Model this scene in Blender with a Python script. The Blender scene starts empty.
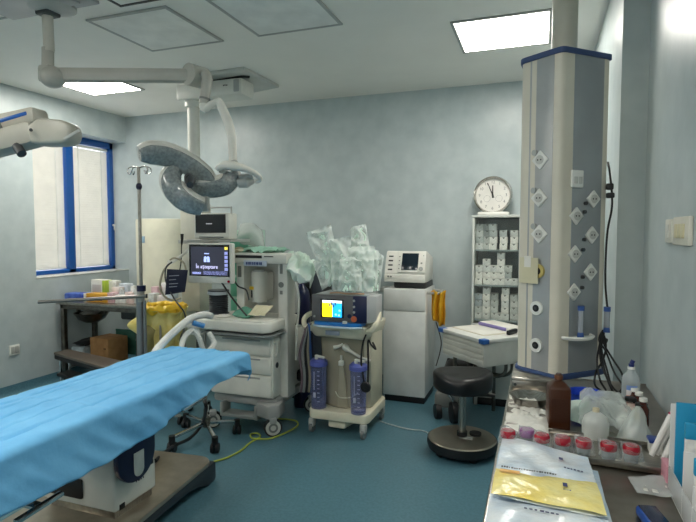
import bpy, bmesh, math, random
from mathutils import Vector, Matrix, noise
random.seed(7)
PI = math.pi
S = bpy.context.scene
COL = S.collection
WL = {}

# ---------------------------------------------------------------- survey of the room
FPX, YAW, PITCH, EYE = 530.0, math.radians(19.9), math.radians(3.24), 1.55
DV = Vector((-math.sin(YAW)*math.cos(PITCH), math.cos(YAW)*math.cos(PITCH), -math.sin(PITCH)))
RV = Vector((math.cos(YAW), math.sin(YAW), 0))
UV = RV.cross(DV)
def _ray(x, y): return DV + (x-348)/FPX*RV - (y-261)/FPX*UV
def at(x, y, d): return Vector((0, 0, EYE)) + _ray(x, y)*d          # point at distance d
def atz(x, y, z):                                                   # point on the level z
    v = _ray(x, y); return Vector((0, 0, EYE)) + v*((z-EYE)/v.z)
def aty(x, y, Y):
    v = _ray(x, y); return Vector((0, 0, EYE)) + v*(Y/v.y)
def atx(x, y, X):
    v = _ray(x, y); return Vector((0, 0, EYE)) + v*(X/v.x)

# ---------------------------------------------------------------- materials
def lin(c):
    return tuple(((v/255)/12.92 if v/255 <= .04045 else ((v/255+.055)/1.055)**2.4) for v in c)
MATS = {}
def mat(name, c, rough=.5, metal=0, c2=None, scale=6, bump=0, bscale=60, trans=0, spec=.5, coat=0, emit=None, es=0, stretch=None, detail=4, contrast=(.35,.65)):
    if name in MATS: return MATS[name]
    m = bpy.data.materials.new(name); m.use_nodes = True
    nt = m.node_tree; b = nt.nodes['Principled BSDF']
    b.inputs['Base Color'].default_value = (*lin(c), 1)
    b.inputs['Roughness'].default_value = rough
    b.inputs['Metallic'].default_value = metal
    b.inputs['Transmission Weight'].default_value = trans
    b.inputs['Specular IOR Level'].default_value = spec
    b.inputs['Coat Weight'].default_value = coat
    tc = nt.nodes.new('ShaderNodeTexCoord')
    mp = nt.nodes.new('ShaderNodeMapping'); nt.links.new(tc.outputs['Object'], mp.inputs['Vector'])
    if stretch: mp.inputs['Scale'].default_value = stretch
    n = nt.nodes.new('ShaderNodeTexNoise'); n.inputs['Scale'].default_value = scale; n.inputs['Detail'].default_value = detail
    nt.links.new(mp.outputs['Vector'], n.inputs['Vector'])
    r = nt.nodes.new('ShaderNodeValToRGB')
    if c2 is None: c2 = tuple(min(255, v*.94) for v in c)
    r.color_ramp.elements[0].position, r.color_ramp.elements[1].position = contrast
    r.color_ramp.elements[0].color = (*lin(c2), 1); r.color_ramp.elements[1].color = (*lin(c), 1)
    nt.links.new(n.outputs['Fac'], r.inputs['Fac']); nt.links.new(r.outputs['Color'], b.inputs['Base Color'])
    if bump:
        n2 = nt.nodes.new('ShaderNodeTexNoise'); n2.inputs['Scale'].default_value = bscale; n2.inputs['Detail'].default_value = 3
        nt.links.new(mp.outputs['Vector'], n2.inputs['Vector'])
        bp = nt.nodes.new('ShaderNodeBump'); bp.inputs['Strength'].default_value = bump; bp.inputs['Distance'].default_value = .01
        nt.links.new(n2.outputs['Fac'], bp.inputs['Height']); nt.links.new(bp.outputs['Normal'], b.inputs['Normal'])
    if emit:
        b.inputs['Emission Color'].default_value = (*lin(emit), 1); b.inputs['Emission Strength'].default_value = es
    MATS[name] = m
    return m
def film(name, c, fac, rough=.15, tcol=None, bump=0, bscale=40):
    """thin clear plastic: part see-through, part glossy sheet"""
    if name in MATS: return MATS[name]
    m = mat(name, c, rough, bump=bump, bscale=bscale); nt = m.node_tree
    b = nt.nodes['Principled BSDF']; out = nt.nodes['Material Output']
    t = nt.nodes.new('ShaderNodeBsdfTransparent'); t.inputs['Color'].default_value = (*lin(tcol or (250, 252, 252)), 1)
    fr = nt.nodes.new('ShaderNodeLayerWeight'); fr.inputs['Blend'].default_value = .35
    mr = nt.nodes.new('ShaderNodeMapRange'); mr.inputs['To Min'].default_value = fac; mr.inputs['To Max'].default_value = min(1, fac+.5)
    nt.links.new(fr.outputs['Facing'], mr.inputs['Value'])
    mx = nt.nodes.new('ShaderNodeMixShader')
    nt.links.new(mr.outputs['Result'], mx.inputs['Fac']); nt.links.new(t.outputs[0], mx.inputs[1]); nt.links.new(b.outputs[0], mx.inputs[2])
    nt.links.new(mx.outputs[0], out.inputs['Surface'])
    return m

WALL = mat('wall_paint', (190,200,201), .33, c2=(175,187,189), scale=7, bump=.05, bscale=30, detail=9, contrast=(.3,.7))
CEIL = mat('ceiling_paint', (240,237,230), .6, c2=(237,234,227), scale=3)
FLOOR = mat('teal_vinyl', (84,124,137), .36, c2=(74,112,126), scale=60, detail=6, bump=.015, bscale=8)
BLUE = mat('blue_frame_paint', (16,82,158), .3)
DKBLUE = mat('navy_paint', (16,22,62), .3)
WHITE = mat('white_enamel', (234,234,228), .35)
OFFW = mat('offwhite_plastic', (224,223,214), .4)
GREYP = mat('light_grey_plastic', (176,178,174), .42)
MIDG = mat('mid_grey_plastic', (126,128,124), .45)
LAMPG = mat('lamp_shell_grey', (182,180,170), .38)
DKG = mat('dark_grey_plastic', (58,60,62), .45)
BLK = mat('black_rubber', (18,18,20), .5)
BLKV = mat('black_vinyl', (20,20,22), .32, bump=.05, bscale=150)
STEEL = mat('brushed_steel', (176,172,164), .28, 1, c2=(150,147,140), scale=30, stretch=(1,12,1))
STEELD = mat('worn_steel', (128,124,116), .34, 1, c2=(104,100,94), scale=18)
CHROME = mat('chrome', (215,215,215), .1, 1)
CREAM = mat('cream_plastic', (228,222,198), .4)
CREAMD = mat('beige_panel', (172,166,146), .35)
TANKM = mat('cream_enamel', (222,220,200), .4)
CARD = mat('cardboard', (176,134,88), .8, c2=(160,118,74), scale=14)
YEL = mat('yellow_film', (250,214,62), .38, c2=(238,190,40), scale=10, bump=.35, bscale=22)
YELB = mat('yellow_bag_film', (238,224,150), .4, c2=(222,202,112), scale=12, bump=.4, bscale=18)
DRAPE = mat('blue_drape', (118,190,236), .7, c2=(104,178,228), scale=5, bump=.3, bscale=26)
PAPER = mat('white_paper', (232,230,222), .75)
BROWN = mat('brown_bottle_plastic', (70,36,18), .3)
BOWLB = mat('blue_plastic', (34,74,200), .35)
RED = mat('red_cap', (166,16,40), .25, coat=.4)
GREENC = mat('green_cloth', (96,168,142), .8)
ALUB = mat('beige_anodised_metal', (216,210,194), .36, c2=(210,204,188))
ALUG = mat('silver_anodised_metal', (176,178,178), .34, .2)
ALUD = mat('grey_panel_paint', (150,156,158), .38)
PBLUE = mat('pendant_blue_trim', (52,76,122), .45)
FILM = film('clear_film', (230,238,236), .22)
FILMG = film('green_tinted_film', (243,249,246), .28, .12, tcol=(250,254,252), bump=.6, bscale=30)
FILMW = film('milky_film', (232,238,234), .38, bump=.4, bscale=20)
GLASS = film('cabinet_glass', (226,232,231), .03, .03, tcol=(254,255,254))
PANE = film('window_glass', (220,228,232), .06, .02)
BOTTLE = film('clear_bottle_plastic', (220,228,230), .36, .2, tcol=(248,250,252))
CANI = film('violet_tinted_canister', (150,156,196), .15, .12, tcol=(236,238,250))
COVER = film('smoky_cover', (186,180,160), .72, .2, tcol=(210,206,190))
SCREEN = mat('dark_screen', (14,18,26), .12)
LENS = mat('lamp_lens', (138,145,145), .2, c2=(110,119,121), scale=60, bump=.3, bscale=45, coat=.3)

# ---------------------------------------------------------------- geometry
class G:
    def __init__(s): s.bm = bmesh.new()
    def _new(s, f):
        n0 = len(s.bm.verts); f(); s.bm.verts.ensure_lookup_table(); return s.bm.verts[n0:]
    def poly(s, pts, faces, bev=0, seg=2, M=None):
        b = bmesh.new()
        vs = [b.verts.new(Vector(p)) for p in pts]
        for f in faces:
            try: b.faces.new([vs[i] for i in f])
            except ValueError: pass
        bmesh.ops.recalc_face_normals(b, faces=b.faces[:])
        if bev: bmesh.ops.bevel(b, geom=b.edges[:], offset=bev, segments=seg, profile=.5, affect='EDGES', clamp_overlap=True)
        s._merge(b, M); return s
    def _merge(s, b, M=None):
        if M is not None: bmesh.ops.transform(b, matrix=M, verts=b.verts[:])
        me = bpy.data.meshes.new('tmp'); b.to_mesh(me); b.free()
        s.bm.from_mesh(me); bpy.data.meshes.remove(me)
    def box(s, a, b, bev=0, M=None, seg=2):
        x0,y0,z0 = a; x1,y1,z1 = b
        P = [(x0,y0,z0),(x1,y0,z0),(x1,y1,z0),(x0,y1,z0),(x0,y0,z1),(x1,y0,z1),(x1,y1,z1),(x0,y1,z1)]
        return s.poly(P, [(0,3,2,1),(4,5,6,7),(0,1,5,4),(1,2,6,5),(2,3,7,6),(3,0,4,7)], bev, seg, M)
    def cbox(s, c, size, bev=0, M=None, rz=0, rx=0, ry=0):
        m = Matrix.Translation(Vector(c)) @ Matrix.Rotation(rz,4,'Z') @ Matrix.Rotation(ry,4,'Y') @ Matrix.Rotation(rx,4,'X')
        h = [v/2 for v in size]
        return s.box((-h[0],-h[1],-h[2]), h, bev, m if M is None else M @ m)
    def prism(s, pts, z0, z1, bev=0, M=None, seg=2):
        n = len(pts)
        P = [(x,y,z0) for x,y in pts] + [(x,y,z1) for x,y in pts]
        F = [tuple(range(n))[::-1], tuple(range(n,2*n))] + [(i,(i+1)%n,n+(i+1)%n,n+i) for i in range(n)]
        return s.poly(P, F, bev, seg, M)
    def beam(s, p0, p1, w, h, bev=0, up=(0,0,1)):
        p0, p1 = Vector(p0), Vector(p1); d = p1-p0; L = d.length; d.normalize()
        sd = d.cross(Vector(up)).normalized(); u = sd.cross(d)
        M = Matrix((( d.x,sd.x,u.x,p0.x),(d.y,sd.y,u.y,p0.y),(d.z,sd.z,u.z,p0.z),(0,0,0,1)))
        return s.box((0,-w/2,-h/2), (L,w/2,h/2), bev, M)
    def tube(s, pts, r, seg=10, sub=6, cap=True):
        pts = [Vector(p) for p in pts]
        rs = r if isinstance(r, (list,tuple)) else [r]*len(pts)
        if len(pts) > 2 and sub > 1:
            q, qr = [], []
            for i in range(len(pts)-1):
                a = pts[max(i-1,0)]; b = pts[i]; c = pts[i+1]; d = pts[min(i+2,len(pts)-1)]
                for k in range(sub):
                    t = k/sub
                    q.append(.5*((2*b)+(c-a)*t+(2*a-5*b+4*c-d)*t*t+(3*b-a-3*c+d)*t**3)); qr.append(rs[i]*(1-t)+rs[i+1]*t)
            q.append(pts[-1]); qr.append(rs[-1]); pts, rs = q, qr
        t0 = (pts[1]-pts[0]).normalized()
        nrm = t0.orthogonal().normalized(); rings = []
        for i, p in enumerate(pts):
            t = (pts[min(i+1,len(pts)-1)]-pts[max(i-1,0)]).normalized()
            nrm = (nrm - t*nrm.dot(t)).normalized(); bn = t.cross(nrm)
            rings.append([s.bm.verts.new(p + (nrm*math.cos(2*PI*k/seg)+bn*math.sin(2*PI*k/seg))*rs[i]) for k in range(seg)])
        for a, b in zip(rings, rings[1:]):
            for k in range(seg): s.bm.faces.new((a[k], a[(k+1)%seg], b[(k+1)%seg], b[k]))
        if cap: s.bm.faces.new(rings[0][::-1]); s.bm.faces.new(rings[-1])
        return s
    def cyl(s, p0, p1, r, r1=None, seg=28): return s.tube([p0,p1], [r, r if r1 is None else r1], seg, 1)
    def lathe(s, prof, o=(0,0,0), seg=32, M=None, sx=1, sy=1):
        b = bmesh.new(); rings = []
        for r, z in prof:
            if r < 1e-6: rings.append([b.verts.new((0,0,z))])
            else: rings.append([b.verts.new((r*sx*math.cos(2*PI*k/seg), r*sy*math.sin(2*PI*k/seg), z)) for k in range(seg)])
        for A, B in zip(rings, rings[1:]):
            for k in range(seg):
                k2 = (k+1)%seg
                if len(A) == 1 and len(B) > 1: b.faces.new((A[0], B[k2], B[k]))
                elif len(B) == 1 and len(A) > 1: b.faces.new((A[k], A[k2], B[0]))
                elif len(A) > 1: b.faces.new((A[k], A[k2], B[k2], B[k]))
        if len(rings[0]) > 1 and prof[0] != prof[-1]: b.faces.new(rings[0][::-1])
        if len(rings[-1]) > 1 and prof[0] != prof[-1]: b.faces.new(rings[-1])
        bmesh.ops.recalc_face_normals(b, faces=b.faces[:])
        T = Matrix.Translation(Vector(o))
        s._merge(b, T if M is None else T @ M); return s
    def ball(s, c, r, seg=20):
        r = (r,r,r) if not isinstance(r, tuple) else r
        b = bmesh.new(); bmesh.ops.create_uvsphere(b, u_segments=seg, v_segments=seg//2, radius=1)
        s._merge(b, Matrix.Translation(Vector(c)) @ Matrix.Diagonal((*r,1))); return s
    def sheet(s, fn, nu, nv):
        V = [[s.bm.verts.new(Vector(fn(i/nu, j/nv))) for j in range(nv+1)] for i in range(nu+1)]
        for i in range(nu):
            for j in range(nv): s.bm.faces.new((V[i][j], V[i+1][j], V[i+1][j+1], V[i][j+1]))
        return s
    def pouch(s, c, th=.02, n=10, amp=.006, fr=14, seed=0, crease=0):
        """a filled flat packet between four corners a,b,c,d"""
        A,B,C,D = [Vector(p) for p in c]
        nm = (B-A).cross(D-A).normalized()
        def f(sg):
            def g(u, v):
                p = A*(1-u)*(1-v)+B*u*(1-v)+C*u*v+D*(1-u)*v
                w = (1-(2*u-1)**4)*(1-(2*v-1)**4)
                q = noise.noise(p*fr+Vector((seed*3.1,0,0)))*amp*1.6
                if crease: q += crease*(.5-abs(noise.noise(p*fr*1.7+Vector((seed,5,2))))*2.2-.6*abs(noise.noise(p*fr*3.6+Vector((2,seed,7)))))
                return p+nm*(sg*th*.5*w+q)
            return g
        n0 = len(s.bm.verts)
        s.sheet(f(1), n, n); s.sheet(lambda u,v: f(-1)(1-u,v), n, n)
        bmesh.ops.remove_doubles(s.bm, verts=list(s.bm.verts)[n0:], dist=1e-4)
        return s

def mesh_of(name, g, m, off=Vector((0,0,0)), ang=32):
    me = bpy.data.meshes.new(name)
    if off.length: bmesh.ops.translate(g.bm, vec=-off, verts=g.bm.verts[:])
    g.bm.to_mesh(me); g.bm.free()
    for q in (m if isinstance(m, list) else [m]): me.materials.append(q)
    me.polygons.foreach_set('use_smooth', [True]*len(me.polygons))
    me.set_sharp_from_angle(angle=math.radians(ang)); me.update()
    return me
def obj(name, g, m, parent=None, label=None, ang=32):
    """links the shape as one mesh object; shapes are given in room coordinates"""
    if parent is None:
        vs = [v.co for v in g.bm.verts]
        lo = Vector([min(v[i] for v in vs) for i in range(3)]); hi = Vector([max(v[i] for v in vs) for i in range(3)])
        off = Vector(((lo.x+hi.x)/2, (lo.y+hi.y)/2, lo.z))
    else: off = WL[parent]
    o = bpy.data.objects.new(name, mesh_of(name, g, m, off, ang)); COL.objects.link(o)
    WL[o] = off
    if parent is None: o.location = off
    else: o.parent = parent
    if label: o['label'] = label
    return o
def tag(o, label, cat, group=None, kind=None):
    o['label'] = label; o['category'] = cat
    if group: o['group'] = group
    if kind: o['kind'] = kind
    return o
def struct(name, g, m, ang=32):
    o = obj(name, g, m, None, None, ang); o['kind'] = 'structure'; return o
def thing(name, label, cat, loc, group=None):
    o = bpy.data.objects.new(name, None); o.empty_display_size = .1; COL.objects.link(o)
    o.location = loc; WL[o] = Vector(loc); return tag(o, label, cat, group)
def copy_thing(src, delta, label=None):
    r = src.copy(); COL.objects.link(r); r.location = Vector(src.location)+Vector(delta); WL[r] = WL[src]+Vector(delta)
    if label: r['label'] = label
    for ch in list(src.children):
        c = ch.copy(); COL.objects.link(c); c.parent = r; WL[c] = WL[r]
        for gch in list(ch.children):
            d = gch.copy(); COL.objects.link(d); d.parent = c; WL[d] = WL[r]
    return r
def solid(o, th, off=0):
    md = o.modifiers.new('thickness', 'SOLIDIFY'); md.thickness = th; md.offset = off; return o
def text(name, body, size, p, right, up, m, parent, depth=.0006):
    cu = bpy.data.curves.new(name, 'FONT'); cu.body = body; cu.size = size; cu.extrude = depth
    cu.align_x = 'CENTER'; cu.align_y = 'CENTER'
    t = bpy.data.objects.new(name, cu); COL.objects.link(t)
    me = bpy.data.meshes.new_from_object(t.evaluated_get(bpy.context.evaluated_depsgraph_get()))
    bpy.data.objects.remove(t); bpy.data.curves.remove(cu)
    right = Vector(right).normalized(); up = Vector(up).normalized(); nn = right.cross(up)
    off = Vector(p)-WL[parent]
    me.transform(Matrix(((right.x,up.x,nn.x,off.x),(right.y,up.y,nn.y,off.y),(right.z,up.z,nn.z,off.z),(0,0,0,1))))
    me.materials.clear(); me.materials.append(m); me.name = name
    o = bpy.data.objects.new(name, me); COL.objects.link(o); o.parent = parent; WL[o] = WL[parent]
    return o
ORD = ['first','second','third','fourth','fifth','sixth','seventh','eighth','ninth','tenth']
# ================================================================ ROOM
XL, XR, XP, YB, YP, YN, ZC = -4.66, .475, .357, 5.1, 2.915, -2.6, 2.9
WX = -5.02                                        # outer face of the window wall
struct('floor', G().box((WX, YN-.2, -.12), (XR+.2, YB+.2, 0)), FLOOR)
struct('ceiling', G().box((WX, YN-.2, ZC), (XR+.2, YB+.2, ZC+.12)), CEIL)
g = G().box((WX, YN, 0), (XL, YB, 1.08)).box((WX, YN, 2.6), (XL, YB, ZC)).box((WX, YN, 1.08), (XL, 3.85, 2.6))
struct('wall_left', g, WALL)
struct('wall_back', G().box((WX, YB, 0), (XR+.2, YB+.2, ZC)), WALL)
struct('wall_front', G().box((WX, YN-.2, 0), (XR+.2, YN, ZC)), WALL)
g = G().box((XR, YN, 0), (XR+.2, YP, ZC)).box((XP, YP, 0), (XR+.2, YB, ZC))
struct('wall_right', g, WALL)
# coved skirting: floor sheet turned up against the walls
def cove(name, a, b, nx, ny):
    a, b = Vector(a), Vector(b)
    prof = [(.0,.0),(.07,.0),(.045,.006),(.022,.02),(.008,.045),(.004,.10),(.0,.10)]
    pts = [Vector((p.x+nx*q, p.y+ny*q, z)) for p in (a,b) for q,z in prof]
    n = len(prof); F = [tuple(range(n)), tuple(range(n,2*n))[::-1]]+[(i,(i+1)%n,n+(i+1)%n,n+i) for i in range(n)]
    struct(name, G().poly(pts, F), FLOOR, 60)
cove('baseboard_left', (XL,YN,0), (XL,YB,0), 1, 0)
cove('baseboard_back', (XL,YB,0), (XP,YB,0), 0, -1)
cove('baseboard_right', (XP,YP,0), (XP,YB,0), -1, 0)
# window
win = thing('window_1', 'blue framed two pane window with drawn blinds', 'window', (-4.94, 4.475, 1.08)); win['kind'] = 'structure'; del win['category']
g = G(); y0,y1,z0,z1 = 3.85,5.1,1.08,2.6
g.box((-4.96,y0,z0),(-4.86,y0+.02,z1),.004).box((-4.96,y1-.055,z0),(-4.86,y1,z1),.006)
g.box((-4.96,y0,z0),(-4.86,y1,z0+.055),.006).box((-4.96,y0,z1-.075),(-4.86,y1,z1),.006).box((-4.96,4.425,z0),(-4.86,4.52,z1),.006)
obj('window_frame', g, BLUE, win)
obj('window_pane', G().box((-4.955,y0+.05,z0+.04),(-4.949,y1-.05,z1-.06)), PANE, win)
hd = G().cyl((-4.86,5.075,1.62),(-4.835,5.075,1.62),.012).box((-4.845,5.067,1.56),(-4.833,5.083,1.63),.004)
obj('window_handle', hd, WHITE, win, 'small white handle')
struct('trim_1', G().box((-4.89,3.85,1.08),(-4.655,5.1,1.092),.003), mat('sill_white', (224,226,222), .35))
slat = mat('blind_slat', (232,229,222), .5)
nt = slat.node_tree; b = nt.nodes['Principled BSDF']; tl = nt.nodes.new('ShaderNodeBsdfTranslucent'); tl.inputs['Color'].default_value = (*lin((236,233,226)),1)
mx = nt.nodes.new('ShaderNodeMixShader'); mx.inputs['Fac'].default_value = .45
nt.links.new(b.outputs[0], mx.inputs[1]); nt.links.new(tl.outputs[0], mx.inputs[2]); nt.links.new(mx.outputs[0], nt.nodes['Material Output'].inputs['Surface'])
for (a, c, lo, hi, lb) in ((3.875, 4.42, 1.14, 2.52, 'white venetian blind on the window half nearer the camera, under the lamp head'),
                   (4.525, 5.042, 1.14, 2.52, 'white venetian blind on the window half beside the room corner')):
    bl = thing('venetian_blind', lb, 'blind', (-4.9, (a+c)/2, lo), 'window blinds')
    g = G(); z = lo+.02
    while z < hi-.03:
        g.cbox((-4.905,(a+c)/2,z), (.0025,c-a,.0285), 0, None, 0, 0, math.radians(24)); z += .0262
    obj('slats', g, slat, bl)
    obj('head_rail', G().box((-4.922,a,hi-.03),(-4.888,c,hi),.003), WHITE, bl)
    obj('bottom_rail', G().box((-4.915,a,lo),(-4.895,c,lo+.016),.003), WHITE, bl)
    for k in (.16,.80):
        obj('ladder_tape', G().box((-4.89,a+(c-a)*k-.008,lo+.01),(-4.8885,a+(c-a)*k+.008,hi-.01)), WHITE, bl)
# ceiling panels
DIFF = mat('panel_diffuser', (240,240,236), .5, emit=(255,250,240), es=9.0)
DIFO = mat('panel_unlit', (238,237,232), .5)
GROOVE = mat('panel_frame_grey', (176,176,172), .5)
def panel(cx, cy, lit, label, m=None, fm=None, r=.29):
    t = thing('ceiling_light', label, 'light panel', (cx,cy,ZC-.012), 'recessed ceiling panels')
    g = G()
    for a,b_ in (((-r-.022,-r-.022),(r+.022,-r)),((-r-.022,r),(r+.022,r+.022)),((-r-.022,-r),(-r,r)),((r,-r),(r+.022,r))):
        g.box((cx+a[0],cy+a[1],ZC-.012),(cx+b_[0],cy+b_[1],ZC-.0002),.003)
    obj('frame', g, fm or GROOVE, t)
    obj('diffuser', G().box((cx-r,cy-r,ZC-.008),(cx+r,cy+r,ZC-.0004)), m or (DIFF if lit else DIFO), t)
panel(-.262, 3.83, 1, 'lit square ceiling panel beside the top of the equipment column')
panel(-3.88, 3.86, 1, 'lit square ceiling panel seen under the long lamp arm')
panel(-2.445, 3.0, 0, 'unlit square ceiling panel between lamp canopy and pendant plate')
panel(-1.545, 3.0, 0, 'unlit square ceiling panel right of the pendant plate')
panel(-3.30, 2.18, 0, 'unlit square ceiling panel left of the lamp post')
panel(-2.10, 2.31, 0, 'dark bordered ceiling panel beside the lamp canopy', None, BLK, .27)
for x, y in ((-3.88,.7),(-2.05,.55),(-.45,-.05)):
    panel(x, y, 1, 'lit square ceiling panel behind the camera side of the room, beyond the photo')
# wall fittings
t = thing('wall_socket', 'white double wall socket low on the left wall', 'socket', (XL, 3.588, .38))
obj('plate', G().box((XL,3.535,.38),(XL+.012,3.64,.475),.004), WHITE, t)
obj('socket_insert', G().box((XL+.012,3.55,.395),(XL+.017,3.585,.46),.003).box((XL+.012,3.59,.395),(XL+.017,3.625,.46),.003), GREYP, t)
SW = mat('switch_plate', (226,222,208), .4)
t = thing('light_switch', 'white single switch plate, the narrower of the two on the right wall', 'switch', (XR, 2.34, 1.51))
obj('plate', G().box((XR-.014,2.285,1.505),(XR,2.385,1.595),.004), SW, t)
obj('rocker', G().box((XR-.018,2.315,1.525),(XR-.013,2.355,1.575),.003), OFFW, t)
t = thing('light_switch', 'wide white plate with three rockers on the right wall', 'switch', (XR, 2.14, 1.505))
obj('plate', G().box((XR-.016,2.03,1.50),(XR,2.25,1.60),.005), SW, t)
for k in range(3): obj('rocker', G().box((XR-.021,2.075+k*.046,1.525),(XR-.015,2.115+k*.046,1.575),.003), mat('rocker_cream', (226,216,178), .4), t)

# ================================================================ OPERATING TABLE
t = thing('operating_table', 'operating table with white pedestal on a steel floor base, under the blue drape', 'operating table', (-1.98, 2.2, 0))
def rr(x0,y0,x1,y1,r,n=6):
    P = []
    for cx,cy,a in ((x1-r,y1-r,0),(x0+r,y1-r,90),(x0+r,y0+r,180),(x1-r,y0+r,270)):
        for k in range(n+1):
            an = math.radians(a+90*k/n); P.append((cx+r*math.cos(an), cy+r*math.sin(an)))
    return P
# skirt with a raised arch along its long side
BR = Matrix.Translation((-1.81,2.0,0)) @ Matrix.Rotation(math.radians(5.2),4,'Z') @ Matrix.Translation((1.81,-2.0,0))
prof = [(1.5,.0),(1.5,.125),(2.76,.125),(2.76,.0),(2.66,.0),(2.6,.03),(2.45,.062),(2.2,.07),(1.9,.062),(1.76,.03),(1.7,0)]
M = Matrix(((0,0,1,0),(1,0,0,0),(0,1,0,0),(0,0,0,1)))
obj('base_skirt', G().prism(prof, -2.46, -1.80, .02, BR @ M), mat('skirt_dark', (40,48,54), .4), t, 'dark plastic base skirt')
obj('base_plate', G().prism(rr(-2.455,1.5,-1.805,2.755,.10), .118, .145, .008, BR), mat('base_steel', (186,176,160), .32, .8, c2=(170,160,144), scale=12), t, 'brushed steel base plate')
obj('plinth', G().box((-2.345,1.975,.143),(-1.925,2.24,.20),.004), STEEL, t)
PED = mat('pedestal_white', (226,226,218), .4)
P = [(-2.37,1.955,.185),(-1.905,1.955,.185),(-1.905,2.25,.185),(-2.37,2.25,.185),(-2.37,1.955,.34),(-1.905,1.955,.34),(-1.905,2.25,.34),(-2.37,2.25,.34),
     (-2.29,2.02,.45),(-1.97,2.02,.45),(-1.97,2.22,.45),(-2.29,2.22,.45)]
F = [(0,3,2,1),(0,1,5,4),(1,2,6,5),(2,3,7,6),(3,0,4,7),(4,5,9,8),(5,6,10,9),(6,7,11,10),(7,4,8,11),(8,9,10,11)]
ped = obj('pedestal', G().poly(P,F,.014,3), PED, t, 'white pedestal housing')
obj('pedestal_column', G().box((-2.24,2.0,.42),(-2.0,2.2,.66),.02), PED, t)
obj('hand_recess', G().box((-2.335,1.940,.225),(-2.10,1.96,.325),.012), BLK, ped, 'black padded recess')
obj('pedal_notch', G().box((-1.906,1.985,.186),(-1.902,2.02,.215),.002), BLK, ped)
INK = mat('dark_ink', (40,44,52), .6)
g = G()
random.seed(3)
for r_, (y, n) in enumerate(((2.10,6),(2.10,4))):
    for k in range(n):
        w = random.uniform(.006,.012); g.box((-1.9055,y+k*.0165,.305-r_*.03),(-1.9042,y+k*.0165+w,.3145-r_*.03))
g.box((-1.9055,2.21,.322),(-1.9042,2.23,.345),.003)
obj('lettering', g, INK, ped)
# navy side bracket, rounded below, with a slot
def slotplate(y0,y1,zt,zb,sl):
    P = [(y0,zt)]; r=(y1-y0)/2; cy=(y0+y1)/2
    for k in range(13):
        a = PI+PI*k/12; P.append((cy+r*math.cos(a), zb+r+r*math.sin(a)))
    P.append((y1,zt)); return P
M2 = Matrix(((0,0,1,0),(1,0,0,0),(0,1,0,0),(0,0,0,1)))
obj('side_bracket', G().prism(slotplate(1.93,2.19,.70,.31,0), -1.885,-1.855, .006, M2), DKBLUE, t, 'navy rounded side bracket')
obj('bracket_slot', G().prism(slotplate(2.03,2.10,.46,.335,0), -1.853,-1.849, .002, M2), PED, t)
obj('bracket_arm', G().box((-2.1,1.95,.60),(-1.86,2.17,.68),.01), DKG, t)
obj('top_frame', G().box((-2.14,.7,.66),(-1.76,2.78,.73),.01), DKG, t)
obj('mattress', G().box((-2.19,.66,.73),(-1.71,2.84,.79),.03), BLKV, t)
for s, x in ((1,-1.72),(-1,-2.18)):
    rl = obj('side_rail', G().box((x-.006,.75,.68),(x+.006,2.75,.71),.003), STEEL, t)
for y,z in ((2.25,.665),(1.35,.57)):
    obj('rail_clamp', G().cbox((-1.655,y,z),(.022,.19,.018),.004,None,0,math.radians(4)).box((-1.72,y-.02,z-.004),(-1.655,y+.02,z+.008),.003).box((-1.722,y-.02,z),(-1.708,y+.02,.71),.003), CHROME, t, 'chrome rail clamp')
# drape
def drape():
    g = G(); W=.262; YE=2.80; Y0=.62
    hs=.222; NS=110; NY=240; LY=YE-Y0+.17
    def hang(d, top):                       # rolled edge: run along the cloth -> (out, down)
        r=.028; a=min(d/r, PI/2)
        if d < r*PI/2: return r*math.sin(a), r*(1-math.cos(a))
        return r+ (d-r*PI/2)*.06, r+(d-r*PI/2)
    def fn(u,v):
        s=(u-.5)*2*(W+hs); y=Y0+v*LY
        # hem rises towards the foot end
        k=1.0 if y<1.95 else max(.55,1-(y-1.95)*.75)
        sd=max(0,abs(s)-W)*k; e=max(0,y-YE)
        ox,dz=hang(sd,0); oy,dy=hang(e,0)
        sg=1 if s>0 else -1
        x=sg*(min(abs(s),W)+ox); yy=min(y,YE)+oy
        z=.812-max(dz,dy)-.25*min(dz,dy)
        p=Vector((x*3,yy*3,0))
        flat=max(0,1-(dz+dy)/.06)
        z+=noise.noise(p*1.1)*.006*flat+noise.noise(Vector((x*16,yy*2.4,1)))*.005*flat-abs(noise.noise(Vector((x*9+yy*2,yy*6,3))))*.011*flat
        for c in (-.2,-.15,-.05,.06,.165): z-=.014*math.exp(-((s-c-.006*math.sin(yy*5+c*9))/.0065)**2)*flat
        z-=.004*math.exp(-((y-1.72)/.008)**2)*flat
        if dz>.02:
            w=noise.noise(Vector((yy*4+z*3,z*6+yy*3,2)))*.03+noise.noise(Vector((yy*11+z*12,z*6,5)))*.016-abs(noise.noise(Vector((yy*7+z*9,z*3,8))))*.016
            x+=sg*w*min(1,(dz-.02)/.08)
            z+=noise.noise(Vector((yy*2.2,sg,3)))*.02*min(1,dz/.1)
        if dy>.02:
            yy+=noise.noise(Vector((x*11,z*6,4)))*.03*min(1,(dy-.02)/.06)
            z+=noise.noise(Vector((x*5,9,3)))*.012
        return (-1.955+x, yy, z)
    g.sheet(fn, NS, NY)
    return g
d = obj('surgical_drape', drape(), DRAPE, None, None, 60); solid(d, .003, -1)
tag(d, 'creased blue disposable drape spread over the operating table', 'drape')
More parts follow.
